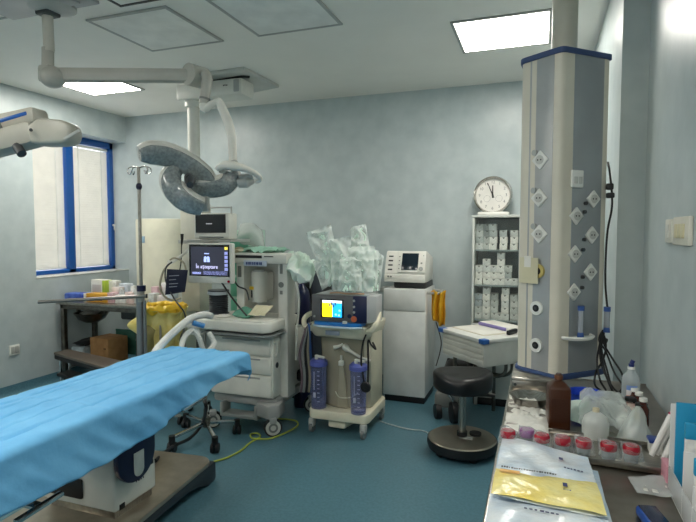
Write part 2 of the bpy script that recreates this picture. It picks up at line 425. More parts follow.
# ================================================================ SURGICAL LIGHTS
def ribbon(g, pts, W, th, nrm, sub=8, seg=16, off=0, e=3.0):
    """flattened band along a path, its broad face towards nrm"""
    pts=[Vector(p) for p in pts]; q=[]; qw=[]
    for i in range(len(pts)-1):
        a=pts[max(i-1,0)]; b=pts[i]; c=pts[i+1]; d=pts[min(i+2,len(pts)-1)]
        for k in range(sub):
            t=k/sub; q.append(.5*((2*b)+(c-a)*t+(2*a-5*b+4*c-d)*t*t+(3*b-a-3*c+d)*t**3)); qw.append(W[i]*(1-t)+W[i+1]*t)
    q.append(pts[-1]); qw.append(W[-1]); rings=[]
    for i,p in enumerate(q):
        T=(q[min(i+1,len(q)-1)]-q[max(i-1,0)]).normalized(); N=Vector(nrm); N=(N-T*N.dot(T)).normalized(); Sd=T.cross(N)
        ring=[]
        for k in range(seg):
            a=2*PI*k/seg; c,s=math.cos(a),math.sin(a)
            cx=math.copysign(abs(c)**(2/e),c); sx=math.copysign(abs(s)**(2/e),s)
            ring.append(g.bm.verts.new(p+Sd*(cx*qw[i]/2)+N*(sx*th/2+off)))
        rings.append(ring)
    for A,B in zip(rings,rings[1:]):
        for k in range(seg): g.bm.faces.new((A[k],A[(k+1)%seg],B[(k+1)%seg],B[k]))
    g.bm.faces.new(rings[0][::-1]); g.bm.faces.new(rings[-1])
    return g
px, py_ = -2.80, 2.45
t = thing('surgical_light', 'ceiling surgical light with curved spiral head above the anaesthesia machine', 'surgical light', (px,py_,ZC-.1), 'ceiling surgical lights')
CAN = mat('canopy_grey', (150,152,154), .35)
g = G().box((px-.36,py_-.50,ZC-.02),(px+.34,py_+.06,ZC-.0004),.006).box((px-.28,py_-.44,ZC-.035),(px+.26,py_+.0,ZC-.015),.01)
obj('canopy', g, CAN, t, 'stepped grey ceiling canopy')
obj('canopy_flange', G().lathe([(0,ZC-.045),(.10,ZC-.045),(.13,ZC-.035),(.13,ZC-.01),(0,ZC-.01)],(px+.06,py_-.02,0)), GREYP, t)
obj('mount_block', G().box((px-.05,py_-.05,2.835),(px+.05,py_+.05,ZC-.01),.01), mat('mount_dark', (58,66,66), .45), t, 'dark grey mount block')
obj('post', G().cyl((px,py_,2.63),(px-.005,py_,2.84),.031), mat('post_cream', (206,202,190), .4), t)
obj('post_sleeve', G().cyl((px-.015,py_,2.50),(px-.01,py_,2.65),.034), LAMPG, t)
A0 = at(50,75,3.2); A1 = at(198,76,3.3)
obj('elbow', G().ball(A0+Vector((.02,0,-.015)),(.075,.075,.065)).box(A0+Vector((-.05,-.05,-.05)),A0+Vector((.04,.05,.055)),.02), LAMPG, t)
g = G().beam(A0, A1, .075, .085, .028)
obj('spring_arm', g, LAMPG, t)
obj('knuckle', G().cyl(A1+Vector((-.03,-.06,.0)),A1+Vector((.0,.06,0)),.066), LAMPG, t)
B0 = at(207,78,3.26); B1 = at(204,104,3.26)
obj('sleeve', G().tube([B0+Vector((-.02,0,.03)),B0,at(206,88,3.26),B1],[.032,.032,.031,.03],20,4), LAMPG, t)
obj('sleeve_ring', G().cyl(at(205,98,3.26),at(204.6,100,3.26),.034), MIDG, t)
obj('pivot', G().tube([B1,at(205,108,3.26),at(212,104,3.26),at(220,101,3.26)],[.03,.028,.022,.022],16), OFFW, t)
obj('curved_arm', G().tube([at(218,100,3.26),at(222,108,3.26),at(228,122,3.26),at(231.5,136,3.26),at(232.5,150,3.26),at(233,163,3.26)],[.022,.027,.029,.028,.026,.026],16), OFFW, t)
obj('ball_joint', G().ball(at(234,164,3.25),.028), GREYP, t)
obj('yoke', G().tube([at(217,169,3.24),at(224,165,3.22),at(234,166,3.2),at(246,169,3.22),at(256,174,3.26),at(260,179,3.3),at(256,182,3.33)],[.016,.024,.028,.02,.017,.015,.012],14), OFFW, t)
obj('head_hub', G().tube([at(238,183,3.36),at(246,181,3.36),at(254,180,3.38)],[.03,.045,.02],16).cyl(at(239,178,3.34),at(253,176,3.34),.02), GREYP, t)
NRM = Vector((.50,-.70,-.5))
C1 = [at(140,155,3.02),at(150,154,3.05),at(164,155.5,3.1),(at(178,160,3.16)),at(192,167.5,3.2),at(205,177,3.24),at(215,187,3.28)]
W1 = [.075,.125,.135,.13,.125,.11,.05]
C2 = [at(184,166,3.22),at(175.5,171,3.18),at(171.5,180,3.14),at(174,190,3.12),at(182,199,3.12),at(192,205,3.14),at(202,208,3.17)]
W2 = [.05,.105,.125,.13,.13,.12,.10]
C3 = [at(188,187,3.22),at(198,189,3.24),at(212,189,3.27),at(224,186,3.30),at(230,179,3.33),at(229,172,3.36),at(221,169,3.38)]
W3 = [.05,.10,.12,.13,.125,.10,.05]
for nm,C,W in (('lamp_petal',C1,W1),('lamp_petal',C2,W2),('lamp_petal',C3,W3)):
    sh = obj(nm, ribbon(G(), C, [w*1.12 for w in W], .075, NRM, off=-.022), mat('lamp_shell_white',(202,203,196),.35), t, 'curved pale shell of the lamp head')
    obj('lens', ribbon(G(), C, [w*.94 for w in W], .05, NRM, off=.0), LENS, sh, 'dark faceted lens band')
obj('sterile_handle', G().tube([at(189,178,3.16),at(191,180,3.1),at(190,185,3.04)],[.03,.026,.02],14).ball(at(190,180,3.12),.034), DKG, t, 'dark centre handle')
obj('grip', G().tube([at(205,164,3.3),at(209,168,3.28),at(213,174,3.27)],.011,10), OFFW, t)
obj('end_bracket', G().cbox(at(205,204,3.2),(.05,.04,.09),.008,None,.3), GREYP, t)
# the nearer light, reaching in from the left
d0 = 2.7
t = thing('surgical_light', 'grey surgical light head reaching in at the left edge, in front of the window', 'surgical light', (-3.3,1.75,ZC), 'ceiling surgical lights')
obj('ceiling_mount', G().cyl((-3.3,1.75,2.6),(-3.3,1.75,ZC),.04).lathe([(0,ZC-.06),(.12,ZC-.06),(.14,ZC-.02),(.14,ZC-.0004),(0,ZC-.0004)],(-3.3,1.75,0)), LAMPG, t)
obj('drop_arm', G().tube([(-3.3,1.75,2.62),(-3.29,1.75,2.3),(-3.2,1.76,2.1),at(-60,150,2.75)],.04,14), LAMPG, t)
NR = mat('near_lamp_grey', (176,174,162), .4)
up = obj('upper_arm', G().beam(at(-62,138,2.78), at(42,116,2.66), .12, .085, .025), NR, t)
obj('blue_stripe', G().beam(at(-10,124.5,2.66), at(29,113.5,2.62), .03, .022, .006), BLUE, up, 'blue stripe')
obj('seam_pad', G().beam(at(-20,133,2.66), at(2,128.5,2.64), .10, .07, .012), MIDG, up)
obj('lower_arm', G().beam(at(-62,160,2.72), at(40,133,2.66), .14, .115, .03), NR, t)
a_ = Vector((math.cos(YAW),math.sin(YAW),.02)); P0 = at(56,132,2.66)
g = G(); 
L = [(-.105,-.062),(-.112,.02),(-.06,.058),(.05,.052),(.095,.036),(.108,0),(.098,-.05),(.06,-.066),(-.05,-.07)]
Mh = Matrix(((RV.x,0,-RV.y,P0.x),(RV.y,0,RV.x,P0.y),(0,1,0,P0.z),(0,0,0,1)))
g.prism(L,-.065,.065,.022,Mh,3)
hd = obj('lamp_head', g, NR, t, 'rounded grey lamp head', 50)
obj('edge_stripe', G().beam(at(64,139,2.545),at(80,130,2.56),.008,.014,.003), GREYP, hd)
obj('head_screw', G().cyl(at(31,130,2.58),at(31,130,2.55),.008), DKG, t)
obj('knob', G().cyl(at(17,146,2.62),at(22,154,2.6),.022), DKG, t, 'dark knob')

# ================================================================ CEILING PENDANT behind the lamp
cx, cy = -2.965, 4.09
t = thing('equipment_pendant', 'white ceiling pendant whose column drops behind the spiral surgical light', 'ceiling pendant', (cx,cy,.80))
g = G().prism([(-2.70,3.90),(-2.31,3.88),(-2.29,4.46),(-2.76,4.58)], ZC-.03, ZC-.0004, .006)
obj('ceiling_plate', g, mat('plate_grey', (196,197,192), .4), t, 'square ceiling plate')
obj('cable_tray', G().tube([(-2.72,4.06,2.865),(-2.58,4.04,2.87),(-2.42,4.02,2.872),(-2.36,4.05,2.87)],.017,8), BLK, t, 'black cables under the plate')
obj('swing_arm', G().box((-3.07,3.98,2.71),(-2.40,4.20,2.85),.02), OFFW, t)
obj('arm_cap', G().box((-2.48,3.975,2.73),(-2.42,4.205,2.84),.012), GREYP, t)
g = G()
for i,w in enumerate((.011,.009,.012)): g.box((-2.58+.016*i,3.9785,2.79),(-2.58+.016*i+w,3.9795,2.80+.004*(i%2)))
obj('lettering', g, INK, t)
obj('bearing', G().cyl((cx,cy,2.66),(cx,cy,2.72),.075), OFFW, t)
obj('column', G().cyl((cx,cy,1.78),(cx,cy,2.67),.054), OFFW, t)
obj('equipment_head', G().box((cx-.10,cy-.09,.82),(cx+.10,cy+.11,1.80),.015), mat('pendant_head_cream',(208,206,192),.4), t)
obj('shelf', G().box((-2.72,3.63,1.462),(-2.30,3.93,1.482),.004).box((-2.98,3.86,1.44),(-2.60,3.93,1.47),.004), GREYP, t)
mo = thing('patient_monitor', 'small monitor with carrying handle and dark screen, above the larger display', 'monitor', (-2.46,3.72,1.484))
a = aty(194,240,3.65); b = aty(229,240,3.65); zt = 1.694
g = G().box((a.x,3.65,1.484),(b.x,3.78,zt),.014)
obj('housing', g, OFFW, mo, None, 40)
sc_ = obj('screen', G().box((aty(195.5,225,3.645).x,3.643,1.535),(aty(225.5,225,3.645).x,3.652,1.684),.004), BLK, mo, 'black glossy screen')
obj('screen_glass', G().box((aty(197,225,3.642).x,3.6405,1.543),(aty(224,225,3.642).x,3.644,1.677)), SCREEN, sc_)
g = G(); x0 = aty(206,225,3.64).x
for k in range(6): g.box((x0+k*.0098,3.6392,1.6045),(x0+k*.0098+.0075,3.6402,1.6125))
obj('logo_mark', g, mat('screen_mark', (150,152,156), .5, emit=(150,152,156), es=.4), sc_)
obj('handle', G().tube([(a.x+.05,3.70,zt-.01),(a.x+.05,3.70,zt+.035),(a.x+.07,3.70,zt+.045),(b.x-.03,3.70,zt+.045),(b.x-.008,3.70,zt+.035),(b.x-.008,3.70,zt-.05)],.0075,8,4), GREYP, mo)
for k,z in enumerate((1.66,1.60,1.56,1.515)):
    obj('side_port', G().cyl((a.x-.006,3.70,z),(a.x+.004,3.70,z),.011), BLK, mo)
obj('button_strip', G().box((a.x+.05,3.646,1.494),(b.x-.05,3.652,1.505),.002), MIDG, mo)

# ================================================================ ANAESTHESIA MACHINE
mx_, my_ = -2.14, 3.80
t = thing('anaesthesia_machine', 'grey wheeled anaesthesia machine with drawers, behind the foot of the operating table', 'anaesthesia machine', (mx_,my_,0))
MG = mat('machine_grey', (226,225,216), .42); MG2 = mat('machine_grey_dark', (164,165,162), .42)
XA, XB, YF = -2.44, -1.885, 3.52
obj('base', G().box((XA,YF+.04,.19),(XB+.02,4.12,.27),.03), MG2, t)
for k,(z0,z1) in enumerate(((.275,.445),(.45,.59),(.595,.735))):
    dr = obj('drawer', G().box((XA+.01,YF+.004*k-.006,z0),(XB-.012,YF+.30,z1),.018,None,3), MG, t)
    obj('finger_pull', G().box((XA+.12,YF+.004*k-.009,z1-.026),(XB-.10,YF+.004*k-.002,z1-.012),.003), MG2, dr)
obj('cabinet', G().box((XA,YF+.02,.27),(XB,4.12,.745),.012), MG, t)
lk = obj('drawer_lock', G().cyl((XB-.005,3.60,.52),(XB+.004,3.60,.52),.022), BLK, t, 'round black lock')
obj('side_pull', G().tube([(XB,3.56,.69),(XB+.02,3.56,.70),(XB+.022,3.56,.62),(XB+.002,3.56,.60)],.008,8), OFFW, t)
rp = obj('side_tower', G().box((XB-.02,3.66,.25),(XB+.065,3.80,1.34),.014), mat('tower_grey',(214,213,205),.42), t)
# step under the drawers
obj('foot_step', G().box((XA+.10,YF-.02,.10),(XB-.12,YF+.10,.13),.012).box((XA+.10,YF-.02,.10),(XA+.13,YF+.10,.215),.01).box((XB-.15,YF-.02,.10),(XB-.12,YF+.10,.215),.01), MG2, t)
obj('front_foot', G().prism([(XB-.14,YF-.01),(XB+.0,YF-.06),(XB+.06,YF+.0),(XB+.04,YF+.14),(XB-.14,YF+.14)],.13,.24,.02), MG2, t)
def caster(cx,cy,r,par,col,nm='caster',rz=-.95):
    c=obj(nm, G().lathe([(0,-.02),(r*.78,-.022),(r*.8,.022),(0,.02)],(0,0,0),28,Matrix.Translation((cx,cy,r))@Matrix.Rotation(rz,4,'Z')@Matrix.Rotation(PI/2,4,'Y')), col, par)
    obj('tyre', G().lathe([(r*.78,-.016),(r*.95,-.018),(r,-.01),(r,.01),(r*.95,.018),(r*.78,.016)],(0,0,0),28,Matrix.Translation((cx,cy,r))@Matrix.Rotation(rz,4,'Z')@Matrix.Rotation(PI/2,4,'Y')), BLK, c)
    obj('hub_ring', G().lathe([(r*.30,-.026),(r*.5,-.026),(r*.5,.026),(r*.3,.026),(r*.3,-.026)],(0,0,0),24,Matrix.Translation((cx,cy,r))@Matrix.Rotation(rz,4,'Z')@Matrix.Rotation(PI/2,4,'Y')), MIDG, c)
    obj('fork', G().cbox((cx,cy+.0,r*1.75),(.055,.055,r*.7),.012,None,rz), par and MG2, c)
    return c
w_=caster(-1.87,3.50,.070,t,mat('wheel_white',(214,214,206),.4))
caster(-2.40,3.50,.068,t,MATS['wheel_white'])
caster(-1.82,4.10,.068,t,MATS['wheel_white'])
caster(-2.40,4.10,.068,t,MATS['wheel_white'])
# worktop
P = [(-2.60,3.42),(-1.90,3.40),(-1.845,3.45),(-1.845,3.90),(-2.44,3.90),(-2.60,3.70)]
obj('worktop', G().prism(P,.795,.875,.016,None,3), MG, t)
obj('worktop_rim', G().prism([(-2.36,3.425),(-1.91,3.41),(-1.865,3.46),(-1.865,3.60),(-2.36,3.60)],.872,.884,.005), OFFW, t)
obj('writing_shelf', G().prism([(-2.44,3.41),(-1.89,3.39),(-1.835,3.44),(-1.835,3.80),(-2.44,3.80)],.768,.778,.003), mat('shelf_smoke',(134,140,140),.2), t)
obj('left_module', G().box((-2.60,3.44,.80),(-2.47,3.62,.885),.012).box((-2.59,3.45,.735),(-2.47,3.60,.80),.01), OFFW, t)
# back panel, posts and head
obj('back_panel', G().box((XA+.15,3.90,.87),(XB,4.0,1.34),.01), mat('panel_inner',(196,197,192),.42), t)
obj('left_post', G().box((XA+.14,3.70,.87),(XA+.215,4.10,1.32),.012), MG, t)
XU=aty(236,270,3.70).x
obj('gauge', G().cyl((XB+.012,3.661,1.135),(XB+.012,3.654,1.135),.022), MIDG, rp)
for z,h in ((1.22,.075),(1.06,.03)): obj('control_strip', G().box((XB,3.655,z),(XB+.024,3.662,z+h),.002), MIDG, rp)
obj('left_control', G().box((XA+.16,3.694,1.18),(XA+.19,3.702,1.27),.003), MIDG, t)
hdm = obj('top_head', G().box((XA+.125,3.64,1.295),(XB+.068,3.86,1.375),.018), OFFW, t)
obj('vent_slots', G().box((XA+.175,3.637,1.338),(XA+.41,3.643,1.36),.001).box((XA+.43,3.637,1.348),(XA+.51,3.643,1.356),.001), BLK, hdm)
lb = obj('name_strip', G().box((XA+.25,3.634,1.275),(XA+.455,3.642,1.32),.004), mat('label_pale',(196,206,222),.4), hdm)
g = G(); x = XA+.272
for w in (.018,.01,.022,.018,.018,.008,.022,.012,.018):
    g.box((x,3.6325,1.286),(x+w*.8,3.635,1.308)); x += w
obj('lettering', g, mat('label_blue',(60,80,130),.5), lb)
vx=aty(258,290,3.72).x
vp = obj('vaporizer', G().cyl((vx,3.74,.985),(vx,3.74,1.225),.062,None,32).box((vx-.062,3.72,.99),(vx+.062,3.88,1.22),.02), mat('vaporizer_white',(216,214,204),.38), t)
obj('dial', G().cyl((vx,3.74,1.225),(vx,3.74,1.24),.05), GREYP, vp)
obj('yellow_label', G().box((vx-.055,3.68,1.085),(vx-.008,3.69,1.11),.002), YEL, vp, 'yellow label')
obj('level_window', G().box((vx-.042,3.682,1.02),(vx-.032,3.692,1.08),.002), BLK, vp)
obj('bellows', G().lathe([(0,.885),(.085,.885)]+[(.078 if k%2 else .07,.90+k*.0075) for k in range(20)]+[(.085,1.05),(.085,1.075),(0,1.08)],(-2.44,3.66,0),28), mat('bellows_dark',(52,56,62),.4), t, 'dark ribbed bellows')
obj('bellows_cap', G().cyl((-2.44,3.66,1.04),(-2.44,3.66,1.065),.088), mat('cap_clear',(170,178,184),.3), t)
# big display on an arm
SX0, SX1, YS = aty(187.5,262,3.50).x, aty(232,262,3.50).x, 3.50
sc = obj('display', G().box((SX0,YS,aty(200,283,YS).z),(SX1,YS+.05,aty(200,243,YS).z),.012), OFFW, t, 'large touch display with blue icons')
zt, zb = aty(200,244.5,YS).z, aty(200,276,YS).z
obj('screen', G().box((SX0+.018,YS-.003,zb),(SX1-.022,YS+.002,zt),.002), SCREEN, sc)
def lit(n,c,s): return mat(n,c,.5,emit=c,es=s)
yf = YS-.0042
ww, hh = SX1-SX0-.04, zt-zb
def SP(u,v): return Vector((SX0+.018+ww*u, yf, zb+hh*v))
def srect(g,u0,v0,u1,v1): a=SP(u0,v0); b=SP(u1,v1); g.box((a.x,yf-.0004,a.z),(b.x,yf+.0012,b.z)); return g
obj('screen_field', srect(G(),.05,.03,.97,.93), lit('screen_grey',(44,46,58),.35), sc)
g=G()
for k in range(5): srect(g,.885,.19+k*.125,.965,.28+k*.125)
obj('screen_buttons', g, lit('screen_lilac',(150,160,216),.5), sc)
obj('screen_bar', srect(srect(G(),.36,.05,.94,.165),.08,.06,.3,.13), lit('screen_lilac',(150,160,216),.5), sc)
obj('screen_alert', srect(G(),.89,.84,.965,.93), lit('screen_yellow',(230,214,90),.6), sc)
g=G(); c=SP(.45,.53)
for sx in (-1,1):
    g.lathe([(0,-.0004),(.013,-.0004),(.013,.0008),(0,.0008)],(c.x+sx*.013,yf-.0008,c.z+.012),16,Matrix.Rotation(PI/2,4,'X'))
    g.box((c.x+sx*.015-.012,yf-.0012,c.z-.02),(c.x+sx*.015+.012,yf,c.z+.004))
g.box((c.x-.022,yf-.0012,c.z+.042),(c.x+.022,yf,c.z+.05))
obj('standby_icon', g, lit('icon_blue',(150,166,226),.6), sc)
text('screen_text', '\u00cen a\u015fteptare', .041, SP(.45,.30)+Vector((0,-.002,0)), (1,0,0), (0,0,1), lit('text_lilac',(170,170,206),.7), sc)
obj('display_arm', G().tube([((SX0+SX1)/2,YS+.05,1.27),((SX0+SX1)/2+.05,3.62,1.24),(XA+.02,3.74,1.2)],.03,12), MG2, t)
obj('corner_knob', G().cyl((SX1-.03,YS+.002,aty(200,280.5,YS).z),(SX1-.03,YS-.008,aty(200,280.5,YS).z),.010), RED, sc, 'small red key')
# side arm holding the cuff
obj('holder_arm', G().tube([(SX0+.01,3.53,1.42),(SX0-.06,3.52,1.36),at(172,262,4.12),at(168,262,4.1)],[.012,.012,.014,.02],10), OFFW, t)
WH = mat('hose_white',(218,220,216),.35)
def corr(g, pts, r, n=70):
    pts=[Vector(p) for p in pts]; q=[]
    for i in range(len(pts)-1):
        a=pts[max(i-1,0)]; b=pts[i]; c=pts[i+1]; d=pts[min(i+2,len(pts)-1)]
        for k in range(n//(len(pts)-1)):
            u=k/(n//(len(pts)-1)); q.append(.5*((2*b)+(c-a)*u+(2*a-5*b+4*c-d)*u*u+(3*b-a-3*c+d)*u**3))
    q.append(pts[-1])
    return g.tube(q,[r*(1.08 if i%2 else .94) for i in range(len(q))],14,1)
obj('breathing_hose', corr(G(),[at(211,316,3.94),at(203,315,3.85),at(190,319,3.72),at(174,332,3.5),at(160,346,3.35),at(152,358,3.25)],.024,110), WH, t, 'white corrugated breathing hose')
obj('breathing_hose', corr(G(),[at(209,333,3.9),at(214,344,3.85),at(205,352,3.75),at(199,338,3.7),at(193,330,3.7),at(184,338,3.6),at(181,350,3.5)],.018,100), WH, t, 'white corrugated breathing hose')
obj('hose_connector', G().cyl(at(193,323,3.68),at(204,326,3.72),.018), mat('connector_blue',(60,130,190),.35), t, 'blue hose connector')
obj('black_lead', G().tube([at(222,283,4.1),at(230,295,4.05),at(240,308,4.0),at(247,316,4.0)],.007,8), BLK, t)
obj('black_lead', G().tube([at(232,276,4.14),at(238,286,4.1),at(246,290,4.06),at(249,300,4.02)],.006,8), BLK, t)
# navy cuff pouch with its cords
c = thing('cuff_pouch', 'navy pressure cuff pouch hanging in coiled cables beside the display', 'cuff', at(176,295,4.08))
g = G().pouch([at(165,295,4.06),at(185,292,4.1),at(188,270,4.1),at(167,269,4.06)],.06,12,.006,12,2)
obj('pouch', g, mat('cuff_navy',(24,30,54),.75), c, None, 60)
g = G()
random.seed(5)
for k,(w,y) in enumerate(((10,276),(7,280),(9,284),(8,287))):
    a=at(169,y,4.005+.002*k); b_=at(169+w,y-.6,4.012); g.beam(a,b_,.002,.005)
obj('lettering', g, mat('cuff_print',(150,156,170),.6), c)
cable = mat('cable_beige',(168,160,136),.5)
obj('cable_loop', G().tube([at(170,263,4.1),at(163,272,4.08),at(160,286,4.07),at(164,296,4.08),at(172,300,4.1),at(181,298,4.1)],.008,8), cable, c)
obj('cable_loop', G().tube([at(168,262,4.12),at(174,258,4.13),at(183,262,4.13),at(186,270,4.13)],.007,8), cable, c)
obj('cable_loop', G().tube([at(172,262,4.1),at(166,268,4.08),at(166,282,4.06),at(175,300,4.06),at(184,312,4.1),at(186,324,4.1)],.006,8), DKG, c)
# things lying on the worktop and on the head
o = obj('breathing_mask', G().pouch([(-2.22,3.50,.905),(-2.06,3.48,.905),(-2.05,3.62,.925),(-2.22,3.62,.925)],.07,10,.012,16,4), film('mask_green',(110,176,150),.7,bump=.2), None, None, 60)
tag(o,'crumpled green face mask on the anaesthesia worktop','mask')
for k,x in enumerate((-2.075,-2.03,-1.985)):
    o = obj('glove_packet', G().pouch([(x,3.49,.915+.002*k),(x+.055,3.49,.915),(x+.095,3.56,.985),(x+.04,3.56,.985)],.022,8,.004,20,k), mat('packet_ivory',(222,214,180),.6), None, None, 60)
    tag(o, ['leftmost','middle','rightmost'][k]+' of three ivory packets standing on the anaesthesia worktop','packet','ivory packets on the worktop')
o = obj('folded_gauze', G().pouch([(-2.36,3.46,.894),(-2.25,3.45,.894),(-2.25,3.55,.894),(-2.36,3.55,.894)],.016,8,.004,20,9), PAPER, None, None, 60)
tag(o,'small folded white gauze at the rear of the anaesthesia worktop','gauze')
o = obj('white_cloth', G().pouch([at(287,270,4.0),at(313,283,4.0),at(317,262,4.25),at(286,254,4.25)],.12,26,.03,9,1,.05), mat('cloth_white_green',(226,234,226),.8,c2=(200,224,210),scale=9), None, None, 70)
tag(o,'crumpled white cloth bundle hanging off the right end of the anaesthesia machine top','cloth')
o = obj('green_wrap', G().pouch([(-2.28,3.75,1.395),(-1.98,3.73,1.395),(-1.95,3.98,1.40),(-2.30,4.0,1.40)],.03,20,.012,12,6,.02), mat('wrap_green',(150,196,176),.8), None, None, 70)
tag(o,'flat green cloth wrap on top of the anaesthesia machine','cloth')
o = obj('used_packet', G().pouch([(-2.43,3.74,1.392),(-2.27,3.72,1.392),(-2.25,3.86,1.396),(-2.43,3.88,1.396)],.03,12,.012,14,8), mat('packet_mix',(204,198,172),.7,c2=(120,110,70),scale=22), None, None, 70)
tag(o,'beige opened packet on the left end of the anaesthesia machine top','packet')
# green drawer tower with a bag on top
t = thing('drawer_tower', 'green plastic drawer tower half hidden between display and anaesthesia machine', 'drawer tower', (-2.62,4.45,0))
gx0,gx1 = aty(230,260,4.3).x, aty(249,260,4.3).x
obj('tower_frame', G().box((gx0,4.30,0),(gx1,4.62,1.56),.01), mat('tower_white',(190,220,204),.4), t)
for k in range(7): obj('drawer', G().box((gx0+.006,4.285,.12+k*.204),(gx1-.006,4.33,.30+k*.204),.012), mat('drawer_green',(110,186,156),.35), t)
o = obj('plastic_bag', G().pouch([at(236,240,4.78),at(266,248,4.78),at(262,228,4.95),at(240,226,4.95)],.16,16,.035,8,3), FILMW, None, None, 70)
tag(o,'crumpled milky plastic bag on top of the green drawer tower','bag')
# ================================================================ LEFT BACK CORNER
# drip stand with a long bar clamped to it
pp = at(141.5,300,4.2); ix, iy = pp.x, pp.y
t = thing('drip_stand', 'tall steel drip stand with hooks, navy collars and a long clamped side bar', 'drip stand', (ix,iy,0))
obj('lower_tube', G().cyl((ix-.02,iy,.10),(ix-.02,iy,1.03),.026).cyl((ix+.02,iy+.01,.10),(ix+.02,iy+.01,1.0),.013), mat('tube_grey',(150,154,158),.3,.7), t)
obj('upper_tube', G().cyl((ix,iy,1.0),(ix,iy,2.05),.013), STEEL, t)
obj('collar', G().cyl((ix,iy,1.075),(ix,iy,1.12),.034), DKBLUE, t, 'navy clamp collar')
obj('collar_sleeve', G().cyl((ix-.005,iy,.99),(ix-.005,iy,1.08),.028), GREYP, t)
zc_ = at(141,187,4.2).z
obj('collar', G().ball((ix,iy,zc_),(.024,.024,.03)), DKBLUE, t, 'navy locking knob')
zh = at(141,169,4.2).z
for s in (-1,1):
    for dy in (-.02,.05):
        R3 = Vector((s*.9,dy*6,0)).normalized()
        o_ = Vector((ix,iy,zh))
        obj('hook', G().tube([o_,o_+R3*.05+Vector((0,0,.012)),o_+R3*.09,o_+R3*.098-Vector((0,0,.03)),o_+R3*.075-Vector((0,0,.045)),o_+R3*.06-Vector((0,0,.02))],.005,8,5), CHROME, t)
obj('side_bar', G().tube([at(38,302,3.98),at(146.5,296,4.17)],.0135,14), mat('bar_steel',(140,138,134),.32,.9), t, 'long horizontal steel bar')
obj('bar_cap', G().cyl(at(145.8,296,4.165),at(147.5,296,4.17),.017), BLK, t)
for k in range(5):
    a = 2*PI*k/5+.3; e = Vector((ix+.3*math.cos(a),iy+.3*math.sin(a),.07))
    l = obj('base_leg', G().tube([(ix,iy,.12),e],.014,10), STEEL, t)
    obj('caster', G().cyl(e+Vector((-.012,0,-.035)),e+Vector((.012,0,-.035)),.035), BLK, l)
# wheeled five leg stand near the foot of the operating table
_h = atz(206,424,.10); sx, sy = _h.x, _h.y
t = thing('wheeled_stand', 'five legged chrome stand on black twin casters beyond the foot of the operating table', 'stand', (sx,sy,0))
obj('pole', G().cyl((sx,sy,.10),(sx,sy,.80),.012), STEEL, t)
obj('hub', G().cyl((sx,sy,.085),(sx,sy,.15),.032), STEELD, t)
for p in ((237,427),(215,445),(172,444),(186,421),(208,408)):
    e = atz(p[0],p[1],.055)
    l = obj('base_leg', G().beam((sx,sy,.115),(e.x,e.y,.10),.028,.022,.004), CHROME, t, 'polished leg')
    k = obj('caster', G().cyl((e.x-.026,e.y-.008,.034),(e.x-.008,e.y-.002,.034),.034).cyl((e.x+.008,e.y+.002,.034),(e.x+.026,e.y+.008,.034),.034), BLK, l)
    obj('caster_head', G().cyl((e.x,e.y,.05),(e.x,e.y,.115),.022), BLK, l)
o = obj('black_hose', G().tube([atz(155,461,.16),atz(172,447,.05),atz(190,438,.05),atz(202,424,.10),at(206,408,3.55),at(203,398,3.6)],.012,10), BLK, None)
tag(o,'black hose running from the table base to the five legged stand','hose')
# cables on the floor
GY = mat('cable_green_yellow',(176,190,70),.5)
o = obj('earth_cable', G().tube([atz(*p,.008) for p in ((212,462),(226,458),(240,451),(251,442),(260,437),(258,433.5),(251,434),(252,438),(262,439),(272,438),(285,433),(297,426),(296,421),(284,419),(270,419))],.0065,8), GY, None)
tag(o,'green and yellow earth cable looping over the floor by the machine wheel','cable')
o = obj('floor_cable', G().tube([atz(*p,.006) for p in ((380,421),(392,425),(408,429),(424,431),(432,436))],.005,8), mat('cable_grey',(186,196,196),.5), None)
tag(o,'thin pale grey cable across the floor between suction cart and stool','cable')
# long steel instrument table
tx0,tx1,ty0,ty1,tz = -4.60,-3.60,4.06,4.50,.835
t = thing('instrument_table', 'long steel table in the corner under the window, covered with supplies', 'table', ((tx0+tx1)/2,(ty0+ty1)/2,0))
obj('tabletop', G().box((tx0-.02,ty0-.03,tz-.03),(tx1+.02,ty1+.03,tz),.005), STEEL, t)
obj('under_rail', G().box((tx0,ty0,tz-.075),(tx1,ty0+.03,tz-.035),.003).box((tx0,ty1-.03,tz-.075),(tx1,ty1,tz-.035),.003), STEELD, t)
for x in (tx0,tx1-.045):
    for y in (ty0,ty1-.045):
        l=obj('leg', G().box((x,y,.07),(x+.045,y+.045,tz-.03),.004), STEELD, t)
        obj('foot', G().cyl((x+.022,y+.022,0),(x+.022,y+.022,.07),.02), BLK, l)
obj('mid_leg', G().box((-3.93,ty1-.05,.07),(-3.89,ty1-.01,tz-.03),.004), mat('leg_dark',(52,52,50),.4,.4), t)
obj('lower_shelf', G().box((tx0+.02,ty0+.02,.17),(tx1-.02,ty1-.02,.19),.004), STEELD, t)
# second table to its right
t = thing('instrument_table', 'steel side table right of the drip stand, behind the yellow bag', 'table', (-3.25,4.25,0))
obj('tabletop', G().box((-3.50,4.06,.82),(-3.13,4.42,.85),.005), STEEL, t)
for x in (-3.48,-3.18):
    for y in (4.08,4.37): obj('leg', G().box((x,y,0),(x+.035,y+.035,.825),.003), STEELD, t)
